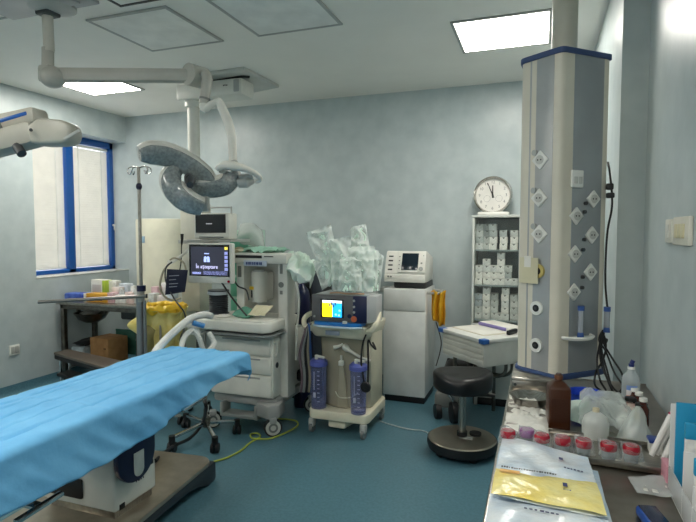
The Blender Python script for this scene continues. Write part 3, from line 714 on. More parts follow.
# items on the table
def box_item(nm,label,cat,x0,x1,yb,Y,h,dep,m,z=tz,group=None,bev=.004,rz=0,lid=None):
    a=aty(x0,yb,Y).x; b=aty(x1,yb,Y).x
    g=G(); g.cbox(((a+b)/2,Y+dep/2,z+h/2),(b-a,dep,h),bev,None,rz)
    o=obj(nm,g,m,None); tag(o,label,cat,group); return o,a,b
o,a,b=box_item('blue_packet','blue wrapped packet at the left end of the steel table','packet',64,84.5,299,4.14,.075,.14,mat('packet_blue',(46,72,168),.4,c2=(90,120,200),scale=12),bev=.02,rz=.05)
o,a,b=box_item('yellow_box','yellow and white carton beside the blue packet','box',86,106,297,4.12,.085,.12,mat('carton_yellow',(222,172,60),.5,c2=(206,150,40)))
obj('white_end', G().box((a-.012,4.099,tz),(a+.0,4.221,tz+.085),.002), PAPER, o)
obj('print_panel', G().box((a+.03,4.096,tz+.02),(b-.03,4.0995,tz+.055)), mat('print_brown',(150,96,40),.5), o)
a,b=aty(91,288,4.34).x,aty(104.5,288,4.34).x
t=thing('white_green_box','tall white carton with a green edge behind the yellow carton','box',((a+b)/2,4.40,tz))
obj('carton',G().box((a,4.34,tz),(b,4.44,tz+.20),.003),PAPER,t)
obj('green_edge',G().box((b-.03,4.338,tz+.03),(b+.002,4.442,tz+.195),.002),mat('edge_green',(176,204,70),.5),t)
obj('print_panel',G().box((a+.02,4.338,tz+.02),(b-.045,4.3405,tz+.15)),mat('print_pale',(206,196,190),.5),t)
random.seed(11)
cols=[(236,226,224),(226,190,196),(240,240,236),(210,220,230),(238,214,210),(230,230,226)]
spots=[(107,113,4.14,.10),(112,119,4.26,.14),(115,124,4.13,.08),(119,128,4.36,.17),(125,133,4.16,.11),(108,116,4.40,.19),(127,135,4.40,.14)]
desc=['low pink carton right of the yellow carton','pale carton behind the low pink one on the table','flat white carton at the front of the table','bluish white carton at the rear of the table','pinkish carton near the drip stand','taller off white carton at the rear of the table','small white carton at the rear, nearest the drip stand']
for k,(x0,x1,Y,h) in enumerate(spots):
    q=[1,0,2,3,4,5,2][k]
    box_item('supply_carton',desc[k],'box',x0,x1,296,Y,h,.08,mat('carton_%d'%q,cols[q],.55,c2=tuple(v*.9 for v in cols[q]),scale=30),tz,'small cartons on the corner table',.003,random.uniform(-.2,.2))
def bottle(nm,label,x,Y,z,h,r,m,cap,group=None,prof=None,capr=.45,caph=.12):
    t=thing(nm,label,'bottle',(x,Y,z),group)
    p=prof or [(0,0),(r*.92,0),(r,h*.03),(r,h*.66),(r*.9,h*.75),(r*.45,h*.84),(r*.42,h*.9),(0,h*.9)]
    obj('body',G().lathe(p,(x,Y,z),28),m,t,None,50)
    obj('cap',G().lathe([(0,h*.88),(r*capr,h*.88),(r*capr,h*(.88+caph)),(r*capr*.9,h*(.89+caph)),(0,h*(.89+caph))],(x,Y,z),24),cap,t)
    return t
bottle('spray_bottle','slim white bottle just left of the drip stand collar',aty(135,290,4.2).x,4.2,tz,.17,.026,mat('bottle_white',(232,232,230),.4),WHITE)
bottle('spray_bottle','clear squat bottle between cartons on the corner table',aty(122,290,4.22).x,4.22,tz,.14,.03,BOTTLE,WHITE)
tz2=.85
for k,(x0,x1,Y,h,q,dsc) in enumerate(((148,154,4.12,.10,2,'white carton at the front left of the side table'),(151,157,4.24,.15,1,'pink capped carton in the middle of the side table'),(157,165,4.14,.08,0,'low pale carton at the front of the side table'),(166,173,4.16,.12,3,'bluish carton right of the low one on the side table'),(160,167,4.33,.18,5,'tall off white carton at the rear of the side table'),(173,179,4.24,.10,2,'white carton at the right end of the side table'))):
    box_item('supply_carton',dsc,'box',x0,x1,293,Y,h,.08,mat('carton_%d'%q,cols[q],.55),tz2,'small cartons on the side table',.003,random.uniform(-.2,.2))
# lower shelf
o=obj('cardboard_box',G().cbox((-4.18,4.27,.325),(.27,.24,.27),.004,None,-.12),CARD,None); tag(o,'brown cardboard box on the lower shelf of the corner table','box')
obj('flap_gap',G().cbox((-4.18,4.27,.4605),(.26,.004,.002),0,None,-.12),mat('flap_dark',(110,78,46),.8),o)
obj('hand_hole',G().cbox((-4.11,4.138,.36),(.03,.004,.016),0,None,-.12),mat('flap_dark',(110,78,46),.8),o)
o=obj('storage_tub',G().box((-4.54,4.12,.19),(-4.37,4.40,.36),.02),mat('tub_white',(196,206,208),.4,c2=(150,164,170),scale=14),None); tag(o,'pale plastic tub on the lower shelf, left of the cardboard box','tub')
o=obj('black_bag',G().pouch([(-4.52,4.12,.40),(-4.34,4.12,.38),(-4.34,4.38,.38),(-4.52,4.38,.40)],.06,10,.012,12,3),BLK,None,None,60); tag(o,'black folded bag on top of the pale tub','bag')
o=obj('green_bundle',G().pouch([(-4.28,4.46,.24),(-4.0,4.46,.24),(-4.0,4.475,.50),(-4.28,4.475,.50)],.03,10,.02,10,7),mat('bundle_green',(44,96,80),.7),None,None,60); tag(o,'dark green cloth bundle behind the cardboard box','cloth')
o=obj('blue_bundle',G().pouch([(-3.86,4.36,.22),(-3.64,4.36,.22),(-3.64,4.42,.62),(-3.86,4.42,.62)],.12,10,.02,9,5),mat('bundle_grey_blue',(92,104,124),.7),None,None,60); tag(o,'grey blue bag on the shelf right of the cardboard box','bag')
o=obj('white_rag',G().pouch([(-3.84,4.12,.21),(-3.66,4.12,.21),(-3.66,4.26,.24),(-3.84,4.26,.24)],.05,10,.01,12,5),PAPER,None,None,60); tag(o,'white crumpled rag on the shelf edge, right of the cardboard box','cloth')
t=thing('steel_basin','round steel basin in a ring holder under the corner table top','basin',(-4.40,4.27,.60))
obj('bowl',G().lathe([(0,.60),(.07,.60),(.13,.635),(.165,.69),(.175,.70),(.168,.70),(.125,.642),(.07,.608),(0,.608)],(-4.40,4.27,0),32),STEELD,t,None,50)
obj('hanger',G().box((-4.59,4.25,.69),(-4.57,4.29,.81),.002).box((-4.23,4.25,.69),(-4.21,4.29,.81),.002),STEELD,t)
o=obj('white_liner',G().pouch([(-4.50,4.2,.69),(-4.34,4.2,.69),(-4.34,4.34,.70),(-4.50,4.34,.70)],.05,10,.012,12,2),PAPER,None,None,60); tag(o,'white cloth lying in the steel basin','cloth')
o=obj('dark_case',G().box((-3.96,4.2,.66),(-3.62,4.44,.80),.02),mat('case_dark',(44,46,48),.4),None); tag(o,'dark padded case slung under the right end of the corner table','case')
# step stool
t=thing('step_stool','low steel step stool with a ribbed tread on a dark frame, before the corner table','step stool',(-4.2,3.83,0))
a,b,c,d=[Vector((p.x,p.y,0)) for p in (atz(55,352,.235),atz(120,371,.235),atz(150,362,.235),atz(72,347,.235))]
a=Vector((-4.50,3.88,0)); b=Vector((-3.38,3.54,0)); d=Vector((-4.49,4.05,0)); c=b+Vector((.02,.25,0))
obj('tread',G().prism([(p.x,p.y) for p in (a,b,c,d)],.325,.352,.008),mat('tread_steel',(116,106,96),.4,.4),t)
obj('tread_skirt',G().prism([(p.x*.98+(-4.1)*.02,p.y*.98+3.78*.02) for p in (a,b,c,d)],.285,.327,.008),BLK,t)
for p,q in ((a,(.05,.03)),(b,(-.06,.05)),(c,(-.06,-.03)),(d,(.05,-.04))):
    l=obj('leg',G().cyl((p.x+q[0],p.y+q[1],.04),(p.x+q[0],p.y+q[1],.29),.014),CHROME,t)
    obj('foot',G().cyl((p.x+q[0],p.y+q[1],0),(p.x+q[0],p.y+q[1],.05),.02),BLK,l)
obj('lower_step',G().prism([(p.x*.9+(-4.1)*.1,p.y*.9+3.78*.1) for p in (a,b,c,d)],.12,.15,.006),BLK,t)
# yellow bag on a ring frame
yb=at(164,320,4.5); bx,by=yb.x,yb.y
t=thing('waste_bag_stand','yellow waste bag hung over a round wheeled frame beside the drip stand','waste bag',(bx,by,0))
def yb_fn(u,v):
    a=2*PI*u; zz=.895-.42*v; r=.165*(1-.34*v)+noise.noise(Vector((math.cos(a)*2.4,math.sin(a)*2.4,v*2.5)))*.05
    r+=.012*math.sin(a*9+v*3)*(.3+v)+.19*math.exp(-((a-3.45)/.22)**2)*math.exp(-((v-.3)/.2)**2)
    if v<.12: r+=.03*(1-v/.12); zz-=.02*noise.noise(Vector((a*2,3,1)))
    return (bx+r*math.cos(a),by+r*math.sin(a),zz+.02*math.sin(a*3))
bg=obj('bag',G().sheet(yb_fn,90,26),YELB,t,'pale yellow draped bag',70); solid(bg,.003)
def rim_fn(u,v):
    a=2*PI*u; q=2*PI*v; r=.165+.026*math.cos(q)+noise.noise(Vector((math.cos(a)*6,math.sin(a)*6,q*.6)))*.022
    return (bx+r*math.cos(a),by+r*math.sin(a),.90+.032*math.sin(q)+noise.noise(Vector((a*4,q,2)))*.02)
obj('gathered_rim',G().sheet(rim_fn,90,14),YEL,t,'bright yellow gathered rim',70)
obj('ring',G().tube([(bx+.155*math.cos(2*PI*k/24),by+.155*math.sin(2*PI*k/24),.885) for k in range(25)],.008,8,1),STEEL,t)
obj('liner_fold',G().pouch([(bx-.09,by-.155,.79),(bx+.05,by-.16,.74),(bx+.0,by-.15,.54),(bx-.07,by-.15,.50)],.04,10,.02,9,3),mat('bag_olive',(150,138,82),.45,bump=.3),t,'olive inner fold',60)  # fold in a darker olive than the bag
for k in range(4):
    a=2*PI*k/4+.5
    l=obj('leg',G().tube([(bx+.15*math.cos(a),by+.15*math.sin(a),.885),(bx+.2*math.cos(a),by+.2*math.sin(a),.06)],.009,8),STEEL,t)
    obj('caster',G().ball((bx+.2*math.cos(a),by+.2*math.sin(a),.03),.03),BLK,l)
# cream tank
tkx,tky=aty(166,250,4.80).x,4.80
t=thing('storage_tank','tall cream cylindrical tank in the back corner, left of the pendant column','tank',(tkx,tky,0))
R_=abs(aty(143.5,250,4.80).x-tkx)
obj('body',G().lathe([(0,.02),(R_*.97,.02),(R_,.05),(R_,1.655),(R_*.985,1.675),(R_*.9,1.68),(0,1.68)],(tkx,tky,0),56),TANKM,t,None,35)
obj('plinth',G().cyl((tkx,tky,0),(tkx,tky,.03),R_*.9),DKG,t)
an=math.radians(-98); ct=Vector((tkx+R_*math.cos(an),tky+R_*math.sin(an),1.46))
obj('blue_label',G().cbox(ct,(.045,.008,.07),.002,None,an+PI/2).cbox(ct+Vector((0,-.004,-.01)),(.018,.008,.03),.002,None,an+PI/2),mat('label_blue_pale',(150,180,200),.5),t,'pale blue label')
o=obj('tank_cord',G().tube([at(182,234,4.45),at(182,239,4.45),at(181.5,247,4.46),at(181,262,4.47),at(178,280,4.47)],[.014,.012,.005,.005,.005],8),BLK,None); tag(o,'black plug and cord hanging before the cream tank','cord')

# ================================================================ SUCTION CART with ESU
cx0,cx1,cy0,cy1=-1.66,-1.17,3.66,4.18
t=thing('suction_cart','cream wheeled surgical cart carrying an electrosurgical unit and two canisters','cart',((cx0+cx1)/2,(cy0+cy1)/2,0))
obj('base_tray',G().prism(rr(cx0,cy0,cx1,cy1,.06),.115,.185,.02,None,3),CREAM,t)
obj('base_shoe',G().prism([(-1.50,cy0+.03),(-1.36,cy0+.03),(-1.30,cy0+.3),(-1.50,cy0+.3)],.05,.12,.015),CREAM,t)
sh=obj('rear_body',G().prism([(cx0+.03,cy0+.22),(cx1-.02,cy0+.16),(cx1-.02,cy1-.04),(cx0+.03,cy1-.04)],.18,.80,.03),mat('cart_body',(206,202,180),.4),t)
def cov(u,v):
    z=.185+.60*v; w=(.19+.03*v); x=(cx0+cx1)/2+(u-.5)*2*w
    bul=math.sin(PI*u)**.6
    return (x,cy0+.22-.11*bul*(1-.25*v)-.01*math.sin(v*PI)*math.sin(u*7),z)
cv=obj('front_cover',G().sheet(cov,30,20),COVER,t,'smoky translucent front cover',60); solid(cv,.006)
P=[(cx0-.03,cy0+.02),(cx1+.00,cy0+.02),(cx1+.0,cy1-.02),(cx0-.03,cy1-.02)]
obj('top_housing',G().poly([(cx0+.03,cy0+.07,.735),(cx1-.03,cy0+.05,.735),(cx1-.02,cy1-.02,.735),(cx0+.03,cy1-.02,.735),(cx0-.02,cy0+.02,.845),(cx1-.01,cy0-.005,.845),(cx1,cy1,.845),(cx0-.02,cy1,.845)],
   [(0,3,2,1),(4,5,6,7),(0,1,5,4),(1,2,6,5),(2,3,7,6),(3,0,4,7)],.025,3),CREAM,t)
obj('name_plate',G().box((-1.515,cy0+.018,.765),(-1.40,cy0+.03,.80),.004),mat('plate_silver',(150,160,176),.35),t)
obj('blue_band',G().prism([(-1.60,cy0+.0),(-1.55,cy0-.035),(-1.29,cy0-.045),(-1.215,cy0-.01),(-1.215,cy0+.1),(-1.60,cy0+.1)],.845,.872,.008),mat('band_blue',(30,124,206),.35),t,'bright blue band')
obj('front_lip',G().prism([(-1.605,cy0-.006),(-1.55,cy0-.043),(-1.29,cy0-.053),(-1.21,cy0-.016),(-1.21,cy0+.08),(-1.605,cy0+.08)],.832,.846,.005),mat('lip_pale',(206,226,236),.35),t)
obj('knob',G().cyl((-1.335,cy0-.04,.872),(-1.335,cy0-.04,.888),.018),WHITE,t)
obj('side_handle',G().tube([(cx1-.03,cy0+.05,.80),(cx1+.03,cy0+.02,.83),(cx1+.055,cy0+.05,.885),(cx1+.04,cy0+.14,.93),(cx1+.0,cy0+.26,.94),(cx1-.02,cy0+.34,.88)],.022,12),CREAM,t,'cream looped side handle')
obj('side_handle',G().tube([(cx0+.03,cy0+.05,.80),(cx0-.03,cy0+.04,.82),(cx0-.05,cy0+.07,.87),(cx0-.03,cy0+.15,.90),(cx0+.0,cy0+.3,.88)],.02,12),CREAM,t)
NZ=mat('nozzle_white',(226,226,216),.4)
obj('nozzle',G().tube([(-1.385,cy0+.10,.665),(-1.36,cy0+.07,.66),(-1.33,cy0+.065,.645),(-1.25,cy0+.08,.60),(-1.18,cy0+.10,.575)],[.026,.024,.013,.010,.009],12),NZ,t,'white suction nozzle and tube')
obj('nozzle_tip',G().tube([(-1.47,cy0+.09,.655),(-1.43,cy0+.09,.67),(-1.40,cy0+.09,.69)],[.018,.012,.006],10),NZ,t)
obj('clip',G().box((-1.432,cy0+.075,.52),(-1.392,cy0+.105,.56),.006).cyl((-1.412,cy0+.09,.56),(-1.412,cy0+.09,.60),.008),NZ,t)
obj('center_wedge',G().poly([(-1.45,cy0+.10,.19),(-1.36,cy0+.10,.19),(-1.395,cy0+.09,.52),(-1.43,cy0+.09,.52),(-1.45,cy0+.13,.19),(-1.36,cy0+.13,.19),(-1.395,cy0+.12,.52),(-1.43,cy0+.12,.52)],[(0,1,2,3),(4,7,6,5),(0,4,5,1),(1,5,6,2),(2,6,7,3),(3,7,4,0)],.006),CREAMD,t)
obj('tie_tube',G().tube([(-1.46,cy0+.09,.315),(-1.42,cy0+.06,.285),(-1.36,cy0+.055,.285),(-1.31,cy0+.06,.30),(-1.27,cy0+.07,.33)],.0045,8),mat('tube_clear',(216,214,196),.3),t)
def cart_caster(x,y):
    c=obj('caster',G().cyl((x-.012,y,.042),(x+.012,y,.042),.042,None,24),mat('caster_grey',(120,124,124),.4),t)
    obj('caster_cover',G().box((x-.024,y-.03,.045),(x+.024,y+.03,.115),.014),GREYP,c)
for x,y in ((cx0+.03,cy0+.03),(cx1-.04,cy0+.02),(cx0+.05,cy1-.05),(cx1-.03,cy1-.05)): cart_caster(x,y)
cab=obj('pedal_cable',G().tube([(cx1-.02,cy0+.02,.79),(cx1-.04,cy0+.0,.72),(cx1-.05,cy0-.005,.58),(cx1-.03,cy0-.01,.47),(cx1-.005,cy0-.0,.38),(cx1+.0,cy0+.01,.55),(cx1-.005,cy0+.02,.74),(cx1+.03,cy0-.01,.72),(cx1+.06,cy0-.0,.69),(cx1+.03,cy0+.02,.735)],.007,8),BLK,t,'black hanging cable')
obj('hanging_plug',G().lathe([(0,-.012),(.036,-.012),(.042,0),(.036,.012),(.014,.013),(.014,.011),(0,.011)],(cx1-.015,cy0-.01,.405),24,Matrix.Rotation(PI/2,4,'X')),BLK,cab,'round black disc')
def canister(x,y,lab):
    t=thing('suction_canister',lab,'canister',(x,y,.19),'suction canisters on the cart')
    r=.062
    H=.085
    obj('body',G().lathe([(0,.19),(r*.9,.19),(r*.92,.20),(r,.62-H),(r*.96,.62-H),(r*.88,.205),(0,.20)],(x,y,0),32),CANI,t,'violet tinted clear cylinder',50)
    l=obj('lid',G().lathe([(0,.655-H),(r*.8,.655-H),(r*1.1,.635-H),(r*1.12,.605-H),(r*1.02,.60-H),(0,.60-H)],(x,y,0),32),mat('lid_violet',(96,106,186),.35),t,'violet blue lid')
    obj('port',G().cyl((x-.01,y-.02,.65-H),(x-.01,y-.02,.685-H),.014).cyl((x-.012,y-.02,.68-H),(x+.06,y-.03,.672-H),.010),NZ,l)
    g=G()
    for k in range(8): g.box((x+.012,y-r*.98,.25+k*.033),(x+.03,y-r*.90,.254+k*.033))
    g.box((x-.015,y-r*.995,.34),(x-.011,y-r*.94,.48)).box((x-.02,y-r*.99,.28),(x-.0,y-r*.92,.32),.003)
    obj('scale_marks',g,mat('scale_print',(190,192,210),.5),t)
    return t
canister(-1.585,cy0+.055,'left suction canister with violet lid on the cream cart')
canister(-1.255,cy0+.035,'right suction canister with violet lid, beside the hanging black disc')
# electrosurgical unit
ex0,ex1,ey=-1.61,-1.175,3.64
t=thing('electrosurgical_unit','dark grey electrosurgical unit with yellow and blue screen on the cream cart','electrosurgical unit',((ex0+ex1)/2,3.85,.872))
zt,zb=1.075,.875
obj('housing',G().box((ex0+.01,ey+.03,zb),(ex1-.01,3.98,zt),.008),mat('esu_light',(186,188,188),.4),t)
fp=obj('front_panel',G().box((ex0,ey,zb),(ex1-.10,ey+.035,zt),.006),mat('esu_grey',(98,98,100),.4),t)
obj('navy_panel',G().box((ex1-.105,ey-.003,zb),(ex1+.0,ey+.035,zt+.0),.006),mat('esu_navy',(18,26,70),.35),t,'navy right hand panel')
obj('grey_flank',G().poly([(ex1,ey+.005,zb),(ex1+.06,ey+.05,zb+.01),(ex1+.06,ey+.05,zt-.005),(ex1,ey+.005,zt),(ex1,ey+.2,zb),(ex1+.06,ey+.2,zb),(ex1+.06,ey+.2,zt),(ex1,ey+.2,zt)],[(0,1,2,3),(4,7,6,5),(0,4,5,1),(1,5,6,2),(2,6,7,3),(3,7,4,0)],.004),mat('esu_light',(186,188,188),.4),t)
s_=obj('screen',G().box((ex0+.075,ey-.004,.905),(ex0+.26,ey+.0,1.045),.002),SCREEN,t)
X0=ex0+.09
obj('screen_yellow',G().box((X0,ey-.0055,.912),(X0+.08,ey-.0035,1.015)),lit('esu_yellow',(250,226,20),.75),s_)
obj('screen_blue',G().box((X0+.082,ey-.0055,.912),(X0+.155,ey-.0035,1.015)),lit('esu_blue',(24,150,236),.75),s_)
obj('screen_header',G().box((X0,ey-.0055,1.017),(X0+.155,ey-.0035,1.035)),lit('esu_white',(226,232,240),.7),s_)
g=G()
for u,v in ((.055,.99),(.07,1.0),(.085,.985),(.10,1.0)): g.box((X0+u,ey-.0065,v),(X0+u+.01,ey-.005,v+.022))
obj('screen_marks',g,lit('esu_ink',(40,70,130),.3),s_)
g=G()
for u,v in ((.1,.925),(.13,.955),(.125,.92)): g.box((X0+u,ey-.0065,v),(X0+u+.016,ey-.005,v+.014),.001)
obj('screen_marks',g,lit('esu_pale',(150,206,240),.6),s_)
obj('blue_jack',G().cyl((ex0+.305,ey-.006,.925),(ex0+.305,ey+.002,.925),.016),DKBLUE,fp)
for z in (1.04,.995,.955): obj('socket',G().cyl((ex1-.095,ey-.006,z),(ex1-.095,ey+.002,z),.009),GREYP,t)
obj('orange_socket',G().cyl((ex1-.095,ey-.008,.905),(ex1-.095,ey+.002,.905),.022).cyl((ex1-.095,ey-.012,.905),(ex1-.095,ey-.006,.905),.012),mat('orange_plastic',(214,110,70),.4),t,'orange round socket')
obj('power_key',G().cyl((ex0+.025,ey-.005,.91),(ex0+.025,ey+.002,.91),.009),GREYP,fp)
obj('orange_leads',G().tube([(ex0+.12,3.72,1.08),(ex0+.18,3.70,1.088),(ex0+.26,3.72,1.08),(ex0+.33,3.70,1.085),(ex0+.38,3.75,1.08)],.006,8),mat('lead_salmon',(214,170,140),.5),t)
o=obj('rear_console',G().box((-1.70,4.05,.872),(-1.45,4.17,1.13),.01),DKG,None); tag(o,'dark grey console standing behind the electrosurgical unit','console')
# clear green packs standing up behind the ESU
packs=[((313,262),(330,255),(338,282),(322,290),3.98,'leftmost tall wrapped pack leaning left behind the electrosurgical unit'),
       ((306,233),(331,224),(340,272),(323,280),4.02,'broad wrapped pack with a pointed top, left side of the heap'),
       ((330,240),(351,236),(352,290),(332,291),3.95,'wrapped pack in the middle of the heap, lower than the rear ones'),
       ((350,227),(366,224),(372,262),(352,268),4.12,'tallest wrapped pack at the rear centre of the heap'),
       ((348,246),(375,246),(373,292),(345,292),3.92,'large wrapped pack at the front right of the heap'),
       ((362,246),(379,250),(377,288),(361,290),4.05,'wrapped pack at the right edge of the heap'),
       ((373,250),(384,256),(380,290),(370,292),4.15,'pale narrow pack leaning right beside the white monitor'),
       ((340,258),(361,255),(362,291),(338,291),3.86,'short wrapped pack at the very front of the heap')]
for k,(p1,p2,p3,p4,dd,lb_) in enumerate(packs):
    b1=at(*p4,dd-.05); b2=at(*p3,dd-.05)
    o=obj('wrapped_tubing_pack',G().pouch([b1,b2,at(*p2,dd+.05),at(*p1,dd+.03)],.07,26,.014,8,k+2,.03),FILMG,None,None,70)
    tag(o,lb_,'pack','clear green packs behind the electrosurgical unit')
    g=G(); random.seed(k)
    lo=(b1+b2)/2; hi=(at(*p1,dd+.03)+at(*p2,dd+.05))/2; wv=(b2-b1)*.3
    for q in range(3): g.tube([lo+wv*random.uniform(-1,1),lo.lerp(hi,.35)+wv*random.uniform(-1,1),lo.lerp(hi,.65)+wv*random.uniform(-1,1),lo.lerp(hi,.9)+wv*random.uniform(-1,1)],.009,8)
    obj('tubing',g,mat('tubing_green',(214,234,223),.35),o,'pale green tubing inside')
t=thing('equipment_rack','dark navy equipment rack in the gap between anaesthesia machine and suction cart','rack',(-1.74,4.45,0))
ra,rb=aty(294,330,4.40).x,aty(313,330,4.40).x
obj('panel',G().box((ra,4.40,.05),(rb,4.62,1.22),.008),mat('rack_dark',(36,42,54),.45),t)
for k in range(3): obj('shelf_module',G().box((ra+.01,4.385,.35+k*.27),(rb-.01,4.41,.53+k*.27),.006),(DKBLUE,DKG,BLK)[k],t)
obj('base',G().box((ra-.02,4.38,0),(rb+.02,4.64,.06),.008),BLK,t)
# dark hoses and cylinder between machine and cart
t=thing('gas_cylinder','slim navy gas cylinder standing between anaesthesia machine and suction cart','cylinder',(-1.75,4.22,0))
p=aty(302,330,4.22).x
obj('body',G().lathe([(0,0),(.07,0),(.075,.02),(.075,.95),(.06,1.03),(.03,1.07),(.02,1.1),(0,1.1)],(p,4.22,0),28),DKBLUE,t)
obj('valve',G().cyl((p,4.22,1.09),(p,4.22,1.17),.018).cyl((p-.04,4.22,1.14),(p+.04,4.22,1.14),.012),STEEL,t)
HC=[('hose_purple',(104,84,92)),('hose_grey',(150,152,150)),('hose_black',(26,26,30)),('hose_beige',(170,160,138)),('hose_blue',(50,90,150))]
for k,(n_,c_) in enumerate(HC):
    x=300+k*2.6
    o=obj('hanging_hose',G().tube([at(311-k*.6,323,4.0),at(306+k*.8,330,4.0),at(x,352,4.02+.02*k),at(x+2,376,4.03+.02*k),at(x+1,392,4.05+.02*k)],.010,8),mat(n_,c_,.45),None)
    tag(o,n_.split('_')[1]+' hose hanging from the left handle of the cream cart','hose','hoses beside the cream cart')
o=obj('hose_reel',G().lathe([(0,0),(.07,0),(.085,.02),(.085,.07),(.07,.09),(0,.09)],(aty(303,392,4.0).x,4.03,.30),28),BLK,None); tag(o,'black coil of hose low between machine and cart','hose coil')
o=obj('machine_cable',G().tube([at(292,268,4.1),at(296,282,4.1),at(299,300,4.1),at(297,330,4.1),at(296,360,4.1)],.009,8),mat('cable_white',(206,206,198),.4),None); tag(o,'white cable running down the right flank of the anaesthesia machine','cable')

# ================================================================ WHITE CABINET, MONITOR, YELLOW CLOTH
wx0,wx1,wy0,wy1=-1.325,-.938,4.60,5.05
t=thing('white_cabinet','tall white two door cabinet against the back wall under the white monitor','cabinet',((wx0+wx1)/2,(wy0+wy1)/2,0))
CW=mat('cabinet_white',(232,233,230),.35)
obj('carcass',G().box((wx0,wy0+.02,.06),(wx1,wy1,1.032),.012),CW,t)
obj('lower_door',G().box((wx0,wy0,.06),(wx1,wy0+.022,.828),.008),CW,t)
obj('upper_door',G().box((wx0,wy0,.834),(wx1,wy0+.022,1.032),.01),CW,t)
obj('plinth',G().box((wx0+.01,wy0+.02,0),(wx1-.01,wy1,.06),.004),BLK,t,'black recessed plinth')
obj('towel_rail',G().tube([(wx1-.01,wy0+.05,1.00),(wx1+.10,wy0+.05,1.0),(wx1+.10,wy0+.3,1.0),(wx1-.01,wy0+.3,1.0)],.012,10,1),GREYP,t)
obj('top_rail',G().box((wx0-.06,wy0+.1,.985),(wx0,wy0+.25,1.03),.006),GREYP,t)
t=thing('vital_signs_monitor','white boxy monitor with tilted face and blue dark screen on the white cabinet','monitor',(-1.12,4.82,1.032))
obj('swivel_base',G().box((-1.25,4.68,1.033),(-.95,5.0,1.092),.012),DKG,t,'dark swivel base')
# body profile in Y-Z (tilted face)
MB=Matrix(((0,0,1,0),(1,0,0,0),(0,1,0,0),(0,0,0,1)))
obj('housing',G().prism([(4.655,1.10),(4.625,1.165),(4.70,1.36),(4.73,1.37),(5.0,1.305),(5.0,1.09),(4.70,1.085)],-1.325,-.95,.012,MB),mat('monitor_white',(242,240,232),.38),t)
n=Vector((0,-.195,.075)).normalized(); upv=Vector((0,.075,.195)).normalized()
def MP(u,v,o=.0): return Vector((-1.325+.375*u,4.625,1.165))+upv*(.209*v)+n*o
def mplate(g,u0,u1,v0,v1,h=.004,bev=.001):
    c=(MP(u0,v0)+MP(u1,v1))/2; rx=math.atan2(-.075,.195)
    return g.cbox(c,(.375*(u1-u0),h,.209*(v1-v0)),bev,None,0,rx)
obj('bezel',mplate(G(),.33,1.0,.06,1.03,.026,.006),mat('monitor_white',(242,240,232),.38),t)
obj('screen',mplate(G(),.42,.82,.16,.92,.030),mat('monitor_screen',(24,36,48),.15),t,'blue black screen')
for k in range(4): obj('slot',mplate(G(),.08,.19,.16+.2*k,.22+.2*k,.006),BLK,t)
g=G()
for k in range(4): mplate(g,.345,.375,.2+.18*k,.24+.18*k,.030)
mplate(g,.88,.92,.45,.51,.03); mplate(g,.93,.95,.8,.84,.03)
obj('keys',g,MIDG,t)
kp=MP(.90,.22,.012); obj('dial',G().cyl(kp,kp+n*.014,.018),GREYP,t)
obj('lower_lip',G().box((-1.325,4.622,1.09),(-.952,4.66,1.16),.006),mat('monitor_white',(242,240,232),.38),t)
obj('port',G().cyl((-1.285,4.623,1.14),(-1.285,4.615,1.14),.008).cyl((-1.26,4.623,1.14),(-1.26,4.615,1.14),.008),MIDG,t)
def yc(u,v):
    x=wx1+.04+.125*u; z=1.015-.26*v-.05*u*v
    return (x+.004*math.sin(v*7+u*3),4.645+.035*math.sin(u*15+v*2)+.02*v,z+.012*math.sin(u*8))
o=obj('yellow_cloth',G().sheet(yc,22,22),mat('gown_yellow',(224,176,40),.6,c2=(204,150,24),scale=12),None,None,70); solid(o,.004); tag(o,'yellow cloth hung over the rail on the side of the white cabinet','cloth')
o=obj('hanging_cord',G().tube([at(436,322,4.75),at(441,340,4.78),at(440,352,4.8),at(436,366,4.8)],.005,8),BLK,None); tag(o,'thin black cord hanging beside the white cabinet','cord')  # just a thin loose cord, not an extension lead
# grey wheeled unit on the floor
t=thing('floor_suction_unit','dark grey wheeled unit with a black bag, between white cabinet and stool','floor unit',(-.69,4.35,0))
fx,fy=-.68,4.40
obj('body',G().box((fx-.12,fy-.10,.09),(fx+.10,fy+.2,.22),.03),MIDG,t)
obj('upper_body',G().prism([(fx-.10,fy-.06),(fx+.08,fy-.06),(fx+.08,fy+.18),(fx-.10,fy+.18)],.21,.30,.03),DKG,t)
obj('bag',G().pouch([(fx-.12,fy+.0,.27),(fx+.10,fy-.0,.27),(fx+.18,fy+.15,.45),(fx-.05,fy+.15,.45)],.16,10,.02,8,2),BLKV,t,'slumped black bag',60)
wv=obj('wheel',G().cyl((fx+.03,fy-.16,.085),(fx+.075,fy-.14,.085),.085,None,32),BLK,t)
obj('hub_cap',G().cyl((fx+.03,fy-.166,.085),(fx+.045,fy-.158,.085),.06,None,28),DKG,wv)
wv=obj('wheel',G().cyl((fx-.11,fy-.10,.06),(fx-.07,fy-.08,.06),.06,None,28),BLK,t)
obj('lever',G().tube([(fx-.03,fy-.12,.26),(fx+.06,fy-.16,.17)],.010,8),CHROME,t,'chrome pedal lever')
